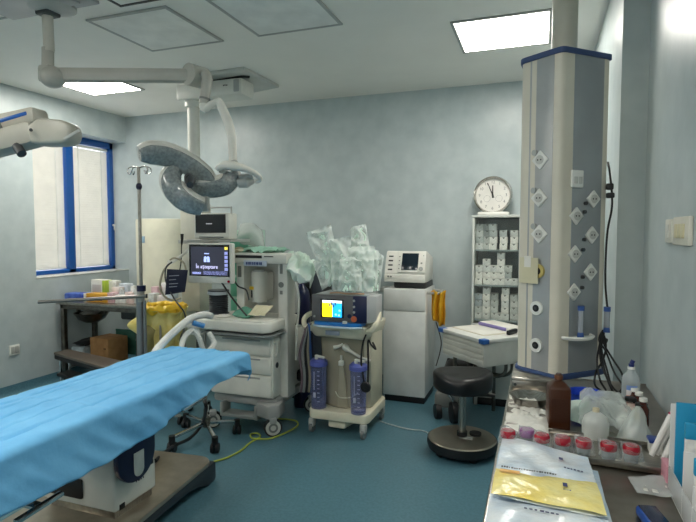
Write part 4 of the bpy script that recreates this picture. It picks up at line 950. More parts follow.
# ================================================================ GLASS CABINET, CLOCK, DESK, STOOL
kx0,kx1,ky0,ky1=-.56,-.15,4.76,5.07
t=thing('medicine_cabinet','tall white cabinet with glass shelves full of small white cartons, behind the desk','cabinet',((kx0+kx1)/2,(ky0+ky1)/2,0))
KW=mat('cabinet_pale',(206,210,204),.4)
obj('left_side',G().box((kx0,ky0,.07),(kx0+.018,ky1,1.68),.003),KW,t)
obj('right_side',G().box((kx1-.018,ky0,.07),(kx1,ky1,1.68),.003),KW,t)
obj('top_board',G().box((kx0-.005,ky0-.006,1.668),(kx1+.005,ky1,1.69),.003),KW,t)
obj('back_board',G().box((kx0,ky1-.012,.07),(kx1,ky1,1.68)),mat('cabinet_back',(112,130,132),.5),t)
for z in (1.385,1.075,.765): obj('shelf',G().box((kx0+.018,ky0+.03,z-.012),(kx1-.018,ky1-.012,z)),mat('shelf_grey',(150,164,164),.4),t)
obj('lower_door',G().box((kx0,ky0-.004,.075),(kx1,ky0+.02,.735),.005),KW,t)
obj('plinth',G().box((kx0+.02,ky0+.03,0),(kx1-.02,ky1-.02,.072),.003),BLK,t,'black plinth')
for x in (kx0+.03,kx1-.06): obj('foot',G().box((x,ky0+.006,0),(x+.03,ky0+.03,.075),.004),GREYP,t)
obj('glass_door',G().box((kx0+.018,ky0+.006,.75),(kx1-.018,ky0+.011,1.665)),GLASS,t)
obj('door_knob',G().cyl((kx0+.035,ky0-.012,1.56),(kx0+.035,ky0+.006,1.56),.012),GREYP,t)
random.seed(21)
BW,BH,BD=.064,.056,.10
protos={}
PAL=[(248,246,240),(232,233,230),(190,197,196),(214,218,215),(168,178,184)]
def carton(x,y,z,q,label,grp):
    if q not in protos:
        g=G().box((x-BW/2,y,z),(x+BW/2,y+BD,z+BH),.003)
        c=PAL[q]; o=obj('medicine_carton',g,mat('medicine_carton_%d'%q,c,.6,c2=tuple(v*.93 for v in c),scale=40),None)
        gg=G().poly([(x-.012,y-.0008,z+BH-.004),(x+.012,y-.0008,z+BH-.004),(x,y-.0008,z+BH-.02),(x-.012,y+.0004,z+BH-.004),(x+.012,y+.0004,z+BH-.004),(x,y+.0004,z+BH-.02)],[(0,1,2),(3,5,4),(0,3,4,1),(1,4,5,2),(2,5,3,0)])
        obj('print_mark',gg,MIDG,o)
        protos[q]=(o,Vector((x,y,z))); tag(o,label,'box',grp); return o
    o,p0=protos[q]; c=copy_thing(o,Vector((x,y,z))-p0,label); c['group']=grp; return c
def stack_name(k,n): return 'single' if n==1 else ('bottom','second','third','fourth','topmost')[k] if k<n-1 else 'topmost'
def fill(z,name,cols,grp):
    for ci,(fx,n,qs,dy) in enumerate(cols):
        x=kx0+.018+BW/2+.004+fx*(kx1-kx0-.036-BW-.008)
        for k in range(n):
            q=int(qs[k]) if k<len(qs) else int(qs[-1])
            carton(x+random.uniform(-.003,.003),ky0+.05+dy+random.uniform(0,.006),z+k*(BH+.0012),q,
              f'{stack_name(k,n)} white carton in the {ORD[ci]} stack from the left on the {name} cabinet shelf',grp)
fill(1.3855,'upper',[(0,4,'1232',.02),(.2,4,'3322',.06),(.39,4,'0022',.0),(.68,3,'002',.0),(.98,3,'003',.0)],'cartons on the upper cabinet shelf')
fill(1.0755,'middle',[(0,3,'001',.0),(.22,4,'0011',.0),(.42,3,'001',.0),(.62,5,'00003',.0),(.82,3,'123',.02),(1.0,1,'1',.0)],'cartons on the middle cabinet shelf')
fill(.7655,'lower',[(0,4,'1344',.01),(.22,5,'10103',.0),(.44,4,'1333',.05),(.60,1,'1',.0),(.76,5,'10101',.0),(1.0,4,'1313',.03)],'cartons on the lower cabinet shelf')
t=thing('wall_clock','round steel rimmed clock leaning on the wall on top of the glass cabinet','clock',(-.41,5.0,1.70))
cc=Vector((-.408,4.985,1.872)); MC=Matrix.Translation(cc)@Matrix.Rotation(math.radians(-4),4,'Z')@Matrix.Rotation(PI/2-.06,4,'X')
obj('rim',G().lathe([(.148,.0),(.150,.03),(.158,.042),(.168,.036),(.172,.0),(.168,-.02),(.148,-.02),(.148,.0)],(0,0,0),56,MC),mat('clock_steel',(190,188,182),.22,1),t,'polished steel rim',40)
dial=obj('dial',G().lathe([(0,-.02),(.152,-.02),(.152,.012),(0,.012)],(0,0,0),56,MC),mat('dial_white',(232,230,224),.5),t)
def CP(x,y,z=.0135): return MC@Vector((x,y,z))
rx,uy=(MC.to_3x3()@Vector((1,0,0))),(MC.to_3x3()@Vector((0,1,0)))
DI=mat('dial_ink',(120,122,124),.6)
for h in range(1,13):
    a=PI/2-h*PI/6; text('numeral',str(h),.036,CP(.118*math.cos(a),.118*math.sin(a)),rx,uy,DI,dial,.0004)
def hand(ang,L,w):
    a=math.radians(90-ang); d=Vector((math.cos(a),math.sin(a),0)); s=Vector((-d.y,d.x,0))
    P=[-d*.025-s*w*.6,-d*.025+s*w*.6,d*L+s*w*.35,d*L-s*w*.35]
    return G().poly([MC@(p+Vector((0,0,.016))) for p in P]+[MC@(p+Vector((0,0,.018))) for p in P],[(0,1,2,3),(7,6,5,4),(0,4,5,1),(1,5,6,2),(2,6,7,3),(3,7,4,0)])
obj('hour_hand',hand(359,.088,.011),BLK,t); obj('minute_hand',hand(337,.122,.009),BLK,t)
obj('hub',G().lathe([(0,.012),(.009,.012),(.009,.021),(0,.021)],(0,0,0),20,MC),BLK,t)
for x in (-.05,.055):
    g=G().lathe([(.028,.0125),(.0295,.0125),(.0295,.0135),(.028,.0135),(.028,.0125)],(0,0,0),28,MC@Matrix.Translation((x,-.03,0)))
    obj('small_dial',g,DI,dial)
o=obj('white_pad',G().cbox((-.395,4.93,1.7055),(.27,.14,.03),.012),WHITE,None); tag(o,'flat white pad lying under the clock on the glass cabinet','pad')
# desk, turned 45 degrees
dA=Vector((-.372,3.93,0)); dl=Vector((-.707,.707,0)); dr_=Vector((.707,.707,0))
def DP(a,b,z): p=dA+dl*a+dr_*b; return (p.x,p.y,z)
t=thing('desk','small white desk with blue corner guards and a ribbed front, before the glass cabinet','desk',DP(.28,.3,0))
DW=mat('desk_white',(226,226,220),.4)
def dprism(a0,a1,b0,b1,z0,z1,bev=.003): 
    p=[DP(a0,b0,0),DP(a1,b0,0),DP(a1,b1,0),DP(a0,b1,0)]; return G().prism([(q[0],q[1]) for q in p],z0,z1,bev)
obj('desktop',dprism(0,.555,0,.57,.728,.755,.004),DW,t)
for a,b in ((0,0),(.555,0)):
    obj('corner_guard',dprism(a-.008 if a==0 else a-.05,a+.05 if a==0 else a+.008,-.008,.05,.722,.758,.006),mat('guard_blue',(40,96,170),.4),t,'blue corner guard')
bx_=obj('drawer_box',dprism(.02,.535,.02,.56,.545,.728,.004),mat('desk_panel',(206,206,198),.45),t)
for k in range(4): obj('rib',dprism(.03,.525,.012,.022,.56+k*.041,.592+k*.041,.004),mat('desk_panel',(206,206,198),.45),bx_)
for b in (.30,.36):
    obj('pipe_leg',G().tube([DP(.10,b,.56),DP(.10,b,.47),DP(.14,b-.02,.425),DP(.22,b-.04,.41),DP(.42,b-.06,.41),DP(.48,b-.06,.45),DP(.49,b-.06,.56)],.013,10),STEELD,t,'curved tube brace')
for a_,b in ((.50,.12),(.50,.53),(.06,.53)): obj('pipe_leg',G().tube([DP(a_,b,.56),DP(a_,b,.0)],.016,10,1),STEELD,t)
o=obj('open_folder',dprism(.12,.52,.10,.34,.7555,.761,.001),mat('folder_cream',(222,216,200),.6),None); tag(o,'flat cream folder lying open on the white desk','folder')
obj('sheet',dprism(.14,.50,.115,.325,.7608,.7622,0),PAPER,o,'white paper sheet')
g=G()
a0,b0=.50,.40
g.tube([DP(.54,.36,.772),DP(.40,.41,.775),DP(.26,.46,.774)],[.014,.016,.014],12)
o=obj('rolled_register',dprism(.16,.53,.39,.55,.7555,.785,.008),PAPER,None); tag(o,'thick white register with a violet spine at the back of the desk','book')
obj('violet_spine',dprism(.20,.53,.380,.392,.757,.782,.003),mat('spine_violet',(140,130,190),.5),o,'violet spine')
o=obj('stapler',G().beam(DP(.06,.28,.775),DP(.10,.40,.778),.03,.035,.008),BLK,None); tag(o,'small black stapler on the desk beside the equipment column','stapler')
# stool
sc0=Vector((-.488,3.70,0))
t=thing('rolling_stool','black padded rolling stool on a round steel topped base, before the desk','stool',sc0)
def st(rz): 
    return Matrix.Translation(sc0)
def seat_fn(g):
    b=bmesh.new(); n=48; prof=[(0,.565),(.08,.566),(.13,.571),(.165,.575),(.184,.566),(.192,.548),(.192,.478),(.188,.464),(.176,.461),(0,.461)]
    rings=[]
    for r,z in prof:
        if r==0: rings.append([b.verts.new((0,0,z))]); continue
        ring=[]
        for k in range(n):
            a=2*PI*k/n; rr_=r*(1+.07*abs(math.cos(a-.35))**4) if r>.1 else r
            dip=-.022*math.exp(-((math.sin((a+PI/2+.25)/2))/.22)**2)*(r/.2)**2 if z>.5 else 0
            ring.append(b.verts.new((rr_*math.cos(a),rr_*math.sin(a),z+dip+ (.012*math.cos(2*(a-.35)) if z>.5 else 0)*(r/.2)**2)))
        rings.append(ring)
    for A,B in zip(rings,rings[1:]):
        for k in range(n):
            k2=(k+1)%n
            if len(A)==1: b.faces.new((A[0],B[k2],B[k]))
            elif len(B)==1: b.faces.new((A[k],A[k2],B[0]))
            else: b.faces.new((A[k],A[k2],B[k2],B[k]))
    bmesh.ops.recalc_face_normals(b,faces=b.faces[:]); g._merge(b,st(0)); return g
obj('seat',seat_fn(G()),BLKV,t,None,50)
obj('seat_edge',G().cyl(sc0+Vector((0,0,.448)),sc0+Vector((0,0,.464)),.182),BLK,t)
obj('lever',G().cyl(sc0+Vector((.08,-.05,.43)),sc0+Vector((.22,-.03,.435)),.011),BLK,t)
obj('column',G().cyl(sc0+Vector((0,0,.12)),sc0+Vector((0,0,.45)),.027),mat('column_steel',(160,158,150),.25,.9),t)
obj('collar',G().cyl(sc0+Vector((0,0,.118)),sc0+Vector((0,0,.15)),.036),BLK,t)
obj('base_plate',G().lathe([(0,.114),(.228,.108),(.236,.10),(0,.10)],sc0,56),mat('stool_steel',(176,168,154),.3,.9),t,'round steel base plate',40)
obj('base_skirt',G().lathe([(0,.03),(.20,.03),(.235,.04),(.243,.07),(.24,.101),(0,.101)],sc0,56),BLK,t)
obj('pedal',G().lathe([(0,.110),(.042,.110),(.042,.128),(0,.131)],sc0+Vector((.085,.06,0)),20),BLK,t)
obj('pedal_slot',G().cbox(sc0+Vector((.03,-.02,.1135)),(.09,.05,.004),.001),GREYP,t)
for k in range(5):
    a=2*PI*k/5+.2; obj('caster',G().ball(sc0+Vector((.19*math.cos(a),.19*math.sin(a),.028)),.028),BLK,t)

# ================================================================ EQUIPMENT COLUMN (right)
A=Vector((.075,2.440,0)); e1=Vector((-.809,.590,0)); e2=Vector((.733,.680,0)); W1_,W2_=.205,.282
nL=Vector((-.590,-.809,0)); nR=Vector((.680,-.733,0))
RV2=Vector((math.cos(YAW),math.sin(YAW),0)); DV2=Vector((-math.sin(YAW),math.cos(YAW),0))
cen=A+DV2*.19+RV2*.082; zb,zt=.90,2.305
t=thing('equipment_column','square ceiling hung supply column with diamond sockets and blue trim, over the steel table','supply column',(cen.x,cen.y,zb))
t['label']='faceted ceiling hung supply column with diamond sockets and blue trim, over the steel table'
HEX=[A,A+e2*W2_,A+e2*W2_+DV2*.12-RV2*.05,A+DV2*.34+RV2*.04,A+e1*W1_+DV2*.10+RV2*.05,A+e1*W1_]
def hexp(m,r=.026,n=5):
    c=sum(HEX,Vector())/6; P=[]
    pts=[p+(p-c).normalized()*m for p in HEX]
    for k,p in enumerate(pts):
        a=(pts[k-1]-p).normalized(); b=(pts[(k+1)%6]-p).normalized()
        for q in range(n+1):
            u=q/n; v=p+a*r*(1-u)**2+b*r*u**2; P.append((v.x,v.y))
    return P
obj('shaft',G().prism(hexp(0),zb+.025,zt),ALUB,t,'beige metal shaft',30)
obj('bottom_trim',G().prism(hexp(.012),zb,zb+.026,.005),PBLUE,t,'blue bottom trim',40)
obj('top_trim',G().prism(hexp(.010),zt-.004,zt+.020,.005),PBLUE,t,'blue top trim',40)
obj('ceiling_pipe',G().cyl((cen.x,cen.y,zt+.01),(cen.x,cen.y,ZC),.055,None,36),mat('pipe_beige',(204,200,184),.38),t)
obj('pipe_flange',G().cyl((cen.x,cen.y,ZC-.05),(cen.x,cen.y,ZC-.0004),.085,None,36),mat('pipe_beige',(204,200,184),.38),t)
def fbox(g,face,u,z,w,h,d0,d1,bev=.002,rot=0):
    e,n=(e1,nL) if face=='L' else (e2,nR)
    c=A+e*u; up=Vector((0,0,1)); x=e if face=='R' else -e
    M=Matrix(((x.x,0,n.x,c.x),(x.y,0,n.y,c.y),(0,1,0,z),(0,0,0,1)))@Matrix.Rotation(rot,4,'Z')
    return g.box((-w/2,-h/2,d0),(w/2,h/2,d1),bev,M)
def fdisc(g,face,u,z,r,d0,d1,seg=24):
    e,n=(e1,nL) if face=='L' else (e2,nR); c=A+e*u+Vector((0,0,z)); return g.cyl(c+n*d0,c+n*d1,r,None,seg)
def hit(px,py,face):
    n,e=(nL,e1) if face=='L' else (nR,e2)
    v=_ray(px,py); o=Vector((0,0,EYE)); q=o+v*((A-o).dot(n)/v.dot(n)); return (q-A).dot(e),q.z
def zfor(py,face,u):
    return hit(541 if face=='L' else 585,py,face)[1]
def ufor(px,face,py=EYE*0+240): return hit(px,py,face)[0]
zm,zl=(zb+zt)/2+.012,zt-zb-.03
uL0,uL1=hit(534,231,'L')[0],hit(551,231,'L')[0]; uR0,uR1=hit(571,231,'R')[0],hit(600,231,'R')[0]
obj('left_panel',fbox(G(),'L',(uL0+uL1)/2,zm,abs(uL1-uL0),zl,-.01,.0015,.0005),ALUG,t,'silver left panel')
obj('right_panel',fbox(G(),'R',(uR0+uR1)/2,zm,abs(uR1-uR0),zl,-.01,.0015,.0005),ALUD,t,'grey right panel')
obj('edge_bead',fbox(G(),'L',uL0+.03,zm,.008,zl,-.01,.001,.0005),ALUG,t)
SO=mat('socket_white',(232,232,226),.35); SKD=mat('socket_inner',(196,196,190),.4)
for k,(x,y) in enumerate(((541,160),(540,198),(540,234))):
    u,z=hit(x,y,'L')
    p=obj('socket_plate',fbox(G(),'L',u,z,.06,.06,0,.010,.003,PI/4),SO,t,'white diamond socket plate')
    obj('socket_well',fdisc(G(),'L',u,z,.020,.008,.012),SKD,p)
    obj('pin_hole',fdisc(fdisc(G(),'L',u-.008,z,.0035,.011,.0128,10),'L',u+.008,z,.0035,.011,.0128,10),BLK,p)
    obj('earth_stud',fdisc(G(),'L',u+.028,z+.034,.013,0,.012,18),GREYP,t,'round earth stud')
for k,y in enumerate((271,308,345)):
    u,z=hit((539,537.5,537)[k],y,'L')
    m=mat('outlet_yellow',(206,186,110),.4) if k==0 else SO
    p=obj('gas_outlet',fdisc(G(),'L',u,z,.031,0,.012,32),m,t,('cream yellow' if k==0 else 'white')+' round gas outlet')
    obj('outlet_hole',fdisc(G(),'L',u,z,.016,.011,.0135,24),BLK,p)
    obj('outlet_key',fbox(G(),'L',u+.002,z+.0,.012,.012,.013,.016,.002),DKG,p)
nt_=obj('paper_note',fbox(G(),'L',ufor(531,'L',271),zfor(271,'L',.16),.098,.115,.016,.017,.0),mat('note_cream',(214,208,176),.7),t,'cream paper note')
obj('note_label',fbox(G(),'L',ufor(530,'L',262),zfor(262,'L',.16),.035,.05,.0172,.018,.0),PAPER,nt_)
u,z=hit(576,179,'R')
p=obj('switch_plate',fbox(G(),'R',u,z,.066,.075,0,.012,.004),SO,t,'white square switch plate')
obj('rocker',fbox(fbox(G(),'R',u-.013,z-.006,.02,.03,.011,.015,.002),'R',u+.013,z-.006,.02,.03,.011,.015,.002),SKD,p)
for (x,y) in ((592.5,199),(575.5,216),(591,235),(574,254),(589.5,272),(573,292)):
    u,z=hit(x,y,'R')
    p=obj('socket_plate',fbox(G(),'R',u,z,.056,.056,0,.010,.003,PI/4),SO,t,'white diamond socket plate')
    obj('socket_well',fdisc(G(),'R',u,z,.019,.008,.012),SKD,p)
    obj('pin_hole',fdisc(fdisc(G(),'R',u-.008,z,.0035,.011,.0128,10),'R',u+.008,z,.0035,.011,.0128,10),BLK,p)
    s=-1 if x>583 else 1
    obj('earth_stud',fdisc(G(),'R',u+s*.046,z+(-.02 if s<0 else .018),.008,0,.012,14),DKG,t,'small dark stud')
# instrument holders
def holder(px,y0,y1,off,lab):
    u,z0=hit(px,y1,'R'); z1=hit(px,y0,'R')[1]
    c=A+e2*u+nR*off
    h=thing('handpiece',lab,'handpiece',(c.x,c.y,z0),'blue tipped handpieces on the column')
    obj('grip',G().cyl((c.x,c.y,z0+.02),(c.x,c.y,z1-.018),.0125),mat('grip_silver',(176,182,190),.25,.4),h)
    obj('cap',G().cyl((c.x,c.y,z1-.02),(c.x,c.y,z1),.0145),mat('cap_blue',(48,84,150),.4),h,'blue cap')
    obj('tip',G().cyl((c.x,c.y,z0),(c.x,c.y,z0+.022),.0145,.0125),mat('cap_blue',(48,84,150),.4),h,'blue end')
    return c,z0,z1
u=ufor(578,'R'); zs=zfor(343,'R',.05)
c,z0,z1=holder(575,305,336,.03,'blue tipped handpiece standing in the white column bracket')
br=G(); Pb=[(A+e2*(.03+.165*k/10)+nR*(.062*math.sin(PI*k/10)**.5)) for k in range(11)]
br.prism([(p.x,p.y) for p in Pb],z0-.01,z0-.002,.002)
obj('holder_bracket',br,SO,t,'white half round bracket')
obj('bracket_lip',G().tube([(p.x,p.y,z0+.0) for p in Pb],.006,8,1),SO,t)
c2,z02,z12=holder(601,306,331,.03,'blue tipped handpiece at the right edge of the column, above the cable coil')
# black cord with plug on the right flank and the coil
Cc=A+e2*W2_-RV2*.012
o=obj('power_cord',G().tube([Cc+Vector((.01,.03,zfor(160,'R',.24))),Cc+nR*.02+Vector((0,0,zfor(172,'R',.24))),Cc+nR*.035+Vector((0,0,zfor(195,'R',.24))),Cc+nR*.035+Vector((0,0,zfor(210,'R',.24))),Cc+nR*.015+Vector((0,0,zfor(235,'R',.24))),Cc+nR*.012+Vector((0,0,zfor(280,'R',.24))),Vector((c2.x,c2.y,z12-.002))],.0045,8),BLK,None)
tag(o,'black cord running down the right flank of the equipment column','cord')
obj('plug',G().cbox(Cc+nR*.022+Vector((0,0,zfor(186,'R',.24))),(.03,.03,.028),.006).cbox(Cc+nR*.026+Vector((0,0,zfor(195,'R',.24))),(.034,.03,.024),.006),BLK,o,'black plug')
g=G(); bs=Vector((c2.x,c2.y,z02)); dd=2.42
def cp(x,y,k=0): return at(x,y,2.385-.15*max(0,y-331)/61+k*.6)
loops=[[(603,330),(599,340),(606,352),(614,372),(622,385),(618,392),(608,380),(601,362),(600,342),(603,331)],
       [(603,332),(606,345),(603,360),(596,372),(595,385),(604,392),(612,393),(608,374),(602,352),(601,336)],
       [(604,333),(601,350),(604,368),(610,386),(616,394),(624,388),(622,374),(612,358),(604,344),(603,334)],
       [(602,334),(599,348),(597,362),(600,380),(606,391),(600,393)]]
ob=None
for k,L_ in enumerate(loops): g.tube([cp(x,y,.02*math.sin(i*1.3+k)-.02*k) for i,(x,y) in enumerate(L_)],.0042,8)
o=obj('cable_coil',g,BLK,None); tag(o,'black coiled cable hanging below the right edge handpiece','cable')
obj('coil_tie',G().cyl(at(600.5,339,2.39),at(606.5,341,2.39),.012),BLK,o)

# ================================================================ STEEL TABLE (right) AND ITS THINGS
rx0,rx1,ry0,ry1,rz=-.113,.468,.55,2.70,.85
t=thing('steel_worktable','long stainless steel worktable along the right wall, crowded with bottles and packets','table',((rx0+rx1)/2,(ry0+ry1)/2,0))
TS=mat('table_steel',(150,142,132),.3,1,c2=(128,120,110),scale=10,bump=.02,bscale=12)
obj('tabletop',G().box((rx0,ry0,rz-.04),(rx1,ry1,rz),.006),TS,t)
obj('rim',G().box((rx0-.004,ry0,rz-.012),(rx0+.006,ry1,rz+.004),.003).box((rx0,ry1-.006,rz-.012),(rx1,ry1+.004,rz+.004),.003),STEEL,t)
for x in (rx0+.02,rx1-.06):
    for y in (ry0+.03,ry1-.07): obj('leg',G().box((x,y,0),(x+.04,y+.04,rz-.03),.004),STEELD,t)
obj('lower_shelf',G().box((rx0+.03,ry0+.04,.25),(rx1-.03,ry1-.04,.27),.004),STEELD,t)
t=thing('instrument_box','flat steel instrument box at the far left end of the worktable','box',(-.01,2.52,rz))
obj('body',G().box((-.105,2.40,rz),(.085,2.66,rz+.055),.006),STEEL,t)
obj('lid',G().box((-.108,2.398,rz+.045),(.088,2.662,rz+.062),.006),STEEL,t)
obj('rivet',G().cyl((-.09,2.396,rz+.03),(-.09,2.40,rz+.03),.006),DKG,t)
def dish_fn(cx,cy,a,b,h):
    g=G(); g.lathe([(0,0),(.72,0),(.80,.12),(.97,.92),(1.06,1.0),(1.0,.96),(.78,.14),(.7,.06),(0,.06)],(cx,cy,rz+.006),40,Matrix.Diagonal((a,b,h,1))); return g
o=obj('kidney_dish',dish_fn(-.027,2.215,.075,.07,.038),STEEL,None,None,50); tag(o,'oval steel dish on white paper, left of the brown bottle','dish')
o=obj('paper_sheet',G().pouch([(-.108,1.93,rz+.006),(.06,1.93,rz+.006),(.05,2.36,rz+.003),(-.108,2.36,rz+.003)],.008,26,.004,14,3,.02),PAPER,None,None,60); tag(o,'white crumpled paper under the steel dish','paper')
o=obj('paper_wad',G().pouch([(-.10,1.86,rz+.012),(.04,1.86,rz+.012),(.04,2.03,rz+.022),(-.10,2.03,rz+.022)],.03,28,.008,14,8,.007),PAPER,None,None,70); tag(o,'crumpled white paper wad before the brown bottle','paper')
# brown bottle (square, shouldered)
bcx,bcy=.072,2.0; hw=.0365
t=thing('brown_bottle','square dark brown reagent bottle with a narrow neck standing on the worktable','bottle',(bcx,bcy,rz))
Mb=Matrix.Translation((bcx,bcy,rz))@Matrix.Rotation(math.radians(8),4,'Z')
P=[]
lv=[(hw,0),(hw,.150),(.014,.172)]
for w,z in lv: P+=[(-w,-w,z),(w,-w,z),(w,w,z),(-w,w,z)]
F=[(0,3,2,1),(8,9,10,11)]+[(4*l+i,4*l+(i+1)%4,4*l+4+(i+1)%4,4*l+4+i) for l in range(2) for i in range(4)]
obj('body',G().poly(P,F,.006,3,Mb),BROWN,t)
obj('neck',G().lathe([(.012,.165),(.012,.190),(.009,.196),(0,.196)],(0,0,0),20,Mb),BROWN,t)
obj('cap',G().lathe([(.0145,.176),(.0145,.188),(.012,.190),(0,.190)],(0,0,0),20,Mb),mat('cap_brown',(112,66,36),.35),t)
obj('label',G().box((-.028,-hw-.0006,.03),(.028,-hw+.001,.115),0,Mb),mat('label_brown',(62,32,18),.4),t)
o=obj('blue_basin',G().lathe([(0,0),(.055,0),(.062,.006),(.069,.052),(.072,.054),(.066,.052),(.058,.01),(.05,.006),(0,.006)],(.185,2.30,rz),40),BOWLB,None,None,50); tag(o,'round bright blue plastic bowl behind the brown bottle','bowl')
o=obj('plastic_bag',G().pouch([(.14,2.0,rz+.035),(.335,1.97,rz+.03),(.32,2.26,rz+.055),(.16,2.26,rz+.06)],.085,28,.018,11,6,.022),FILMG,None,None,70); tag(o,'crumpled clear green plastic bag behind the white translucent bottle','bag')
o=obj('gauze_pad',G().pouch([(.115,2.05,rz+.012),(.19,2.05,rz+.012),(.19,2.17,rz+.06),(.12,2.17,rz+.05)],.03,12,.012,20,4),mat('gauze_pale',(206,222,214),.8),None,None,70); tag(o,'pale gauze wad between the brown bottle and the plastic bag','gauze')
bottle('translucent_bottle','rounded milky bottle with a cream cap behind the red capped jars',.188,1.93,rz,.105,.042,film('milky_bottle',(226,230,226),.6,.3),mat('cap_cream',(210,200,170),.4),None,[(0,0),(.040,0),(.042,.006),(.042,.055),(.036,.075),(.020,.088),(.012,.094),(0,.094)],.26,.12)
# tray with red capped jars
t=thing('steel_tray','shallow steel tray across the worktable holding red capped jars','tray',(.13,1.82,rz))
obj('pan',G().prism([(-.10,1.72),(.372,1.70),(.385,1.90),(-.10,1.93)],rz+.002,rz+.008,.002),STEEL,t)
obj('front_rim',G().beam((-.10,1.72,rz+.012),(.372,1.70,rz+.012),.008,.02,.003),STEEL,t)
obj('back_rim',G().beam((-.10,1.93,rz+.012),(.385,1.90,rz+.012),.008,.02,.003),STEEL,t)
obj('side_rim',G().beam((.372,1.70,rz+.012),(.385,1.90,rz+.012),.008,.02,.003),STEEL,t)
JX=[(508,433),(527,432),(542,437),(563,441),(584,443.5),(609,446.5),(631.5,448.5)]
for k,(x,y) in enumerate(JX):
    p=atz(x,y,rz+.052); y_=max(p.y,1.745)
    r=.0215
    purple=k==1
    lab=('violet wrapped jar standing second from the left in the steel tray' if purple else f'red capped specimen jar, {ORD[k]} from the left in the steel tray')
    j=thing('specimen_jar',lab,'jar',(p.x,y_,rz+.008),'specimen jars in the tray')
    obj('cup',G().lathe([(0,0),(r*.85,0),(r*.95,.034),(r*.9,.034),(r*.8,.003),(0,.003)],(p.x,y_,rz+.008),24),BOTTLE,j)
    obj('cap',G().lathe([(0,.031),(r*1.05,.031),(r*1.12,.036),(r*1.1,.049),(r*.95,.054),(r*.5,.052),(0,.053)],(p.x,y_,rz+.008),28),mat('cap_violet',(150,96,150),.3) if purple else RED,j,None,50)
    obj('film_wrap',G().pouch([(p.x-.03,y_-.022,rz+.024),(p.x+.032,y_-.026,rz+.024),(p.x+.03,y_+.03,rz+.05),(p.x-.026,y_+.03,rz+.062)],.05,12,.008,40,k),film('wrap_film',(226,228,232),.10,.08,bump=.3),j,None,70)
# bottles by the wall
p=atz(630,411,rz)
t=bottle('wash_bottle','clear bottle with blue tip, tallest of the bottles by the right wall',p.x,p.y,rz,.185,.032,BOTTLE,WHITE,None,None,.42,.06)
obj('blue_tip',G().cyl((p.x,p.y,rz+.174),(p.x,p.y,rz+.186),.010).cyl((p.x,p.y,rz+.186),(p.x+.006,p.y,rz+.200),.008),mat('tip_navy',(30,44,110),.4),t,'navy tip')
a=math.radians(-115)
g=G()
def cyl_label(cx,cy,r,z0,z1,a0,a1,n=10):
    g=G(); g.sheet(lambda u,v:(cx+r*math.cos(a0+(a1-a0)*u),cy+r*math.sin(a0+(a1-a0)*u),z0+(z1-z0)*v),n,1); return g
obj('label',cyl_label(p.x,p.y,.0325,rz+.03,rz+.105,math.radians(-125),math.radians(-55)),mat('label_white',(222,216,216),.6),t)
obj('label_band',cyl_label(p.x,p.y,.0328,rz+.09,rz+.108,math.radians(-125),math.radians(-55)),mat('label_bluepale',(110,140,200),.6),t)
obj('label_band',cyl_label(p.x,p.y,.0328,rz+.05,rz+.07,math.radians(-125),math.radians(-70)),mat('label_redpale',(216,150,140),.6),t)
amber=mat('amber_glass',(70,30,22),.15)
for k,(x,y) in enumerate(((634.5,388),(639,392),(643.5,398))):
    q=atz(x,y,rz+.10); bottle('dropper_bottle',f'small white capped amber bottle, {("rearmost","middle","front")[k]} of three by the right wall',q.x,q.y,rz,.10,.020,amber,WHITE,'white capped amber bottles',[(0,0),(.019,0),(.020,.004),(.020,.06),(.013,.074),(.010,.085),(0,.085)],.68,.12)
for k,(x,y) in enumerate(((631,398),(641.5,404))):
    q=atz(x,y,rz+.075); bottle('black_capped_bottle',('small black capped bottle with a red label in front of the clear wash bottle','black capped bottle right of the conical clear bag')[k],q.x,q.y,rz,.075,.022,(mat('label_redwhite',(190,120,112),.5,c2=(226,216,206),scale=30),mat('bottle_yellow',(190,180,90),.3))[k],BLK,'black capped bottles',[(0,0),(.021,0),(.022,.004),(.022,.05),(.017,.058),(0,.058)],.95,.14)
q=atz(640,452,rz); q.y-=.0
t=thing('conical_bag','clear cone shaped plastic bottle bag standing behind the last red capped jar','bag',(q.x,1.955,rz))
def cone(u,v):
    a=2*PI*u; r=.048*(1-v)**.8+.006; r*=1+.18*noise.noise(Vector((math.cos(a)*2,math.sin(a)*2,v*3)))
    return (q.x+r*math.cos(a)+.006*v,1.955+r*math.sin(a),rz+.004+.115*v)
obj('film_cone',G().sheet(cone,36,14),FILMW,t,None,70)
obj('inner_bottle',G().lathe([(0,.002),(.03,.002),(.032,.03),(.02,.05),(0,.052)],(q.x,1.955,rz),24),BOTTLE,t)
o=obj('cotton_roll',G().cyl((.285,2.10,rz+.022),(.325,2.06,rz+.022),.021),PAPER,None); tag(o,'white cotton roll lying left of the black capped bottles','cotton roll')
t=thing('swab_box','small white carton with a blue lid behind the leaning swab packets','box',(.353,1.862,rz))
obj('carton',G().box((.335,1.84,rz),(.372,1.885,rz+.045),.003),PAPER,t)
obj('lid',G().box((.332,1.837,rz+.04),(.375,1.888,rz+.05),.003),mat('lid_blue',(40,66,140),.4),t)
for k,(x,dy) in enumerate(((.325,0),(.340,.012),(.352,-.022))):
    t=thing('swab_packet',f'white swab tube packet leaning against the dispenser, {ORD[k]} from the left','packet',(x,1.72+dy,rz),'leaning swab packets')
    a_,b_=Vector((x-.0,1.765+dy,rz+.03)),Vector((x+.055,1.80+dy,rz+.148))
    obj('tube',G().tube([a_,a_.lerp(b_,.5),b_],[.008,.009,.009],10),mat('packet_white',(226,224,220),.4),t)
    obj('red_tip',G().cyl(b_,b_+(b_-a_).normalized()*.006,.009),mat('tip_crimson',(170,50,90),.5),t)
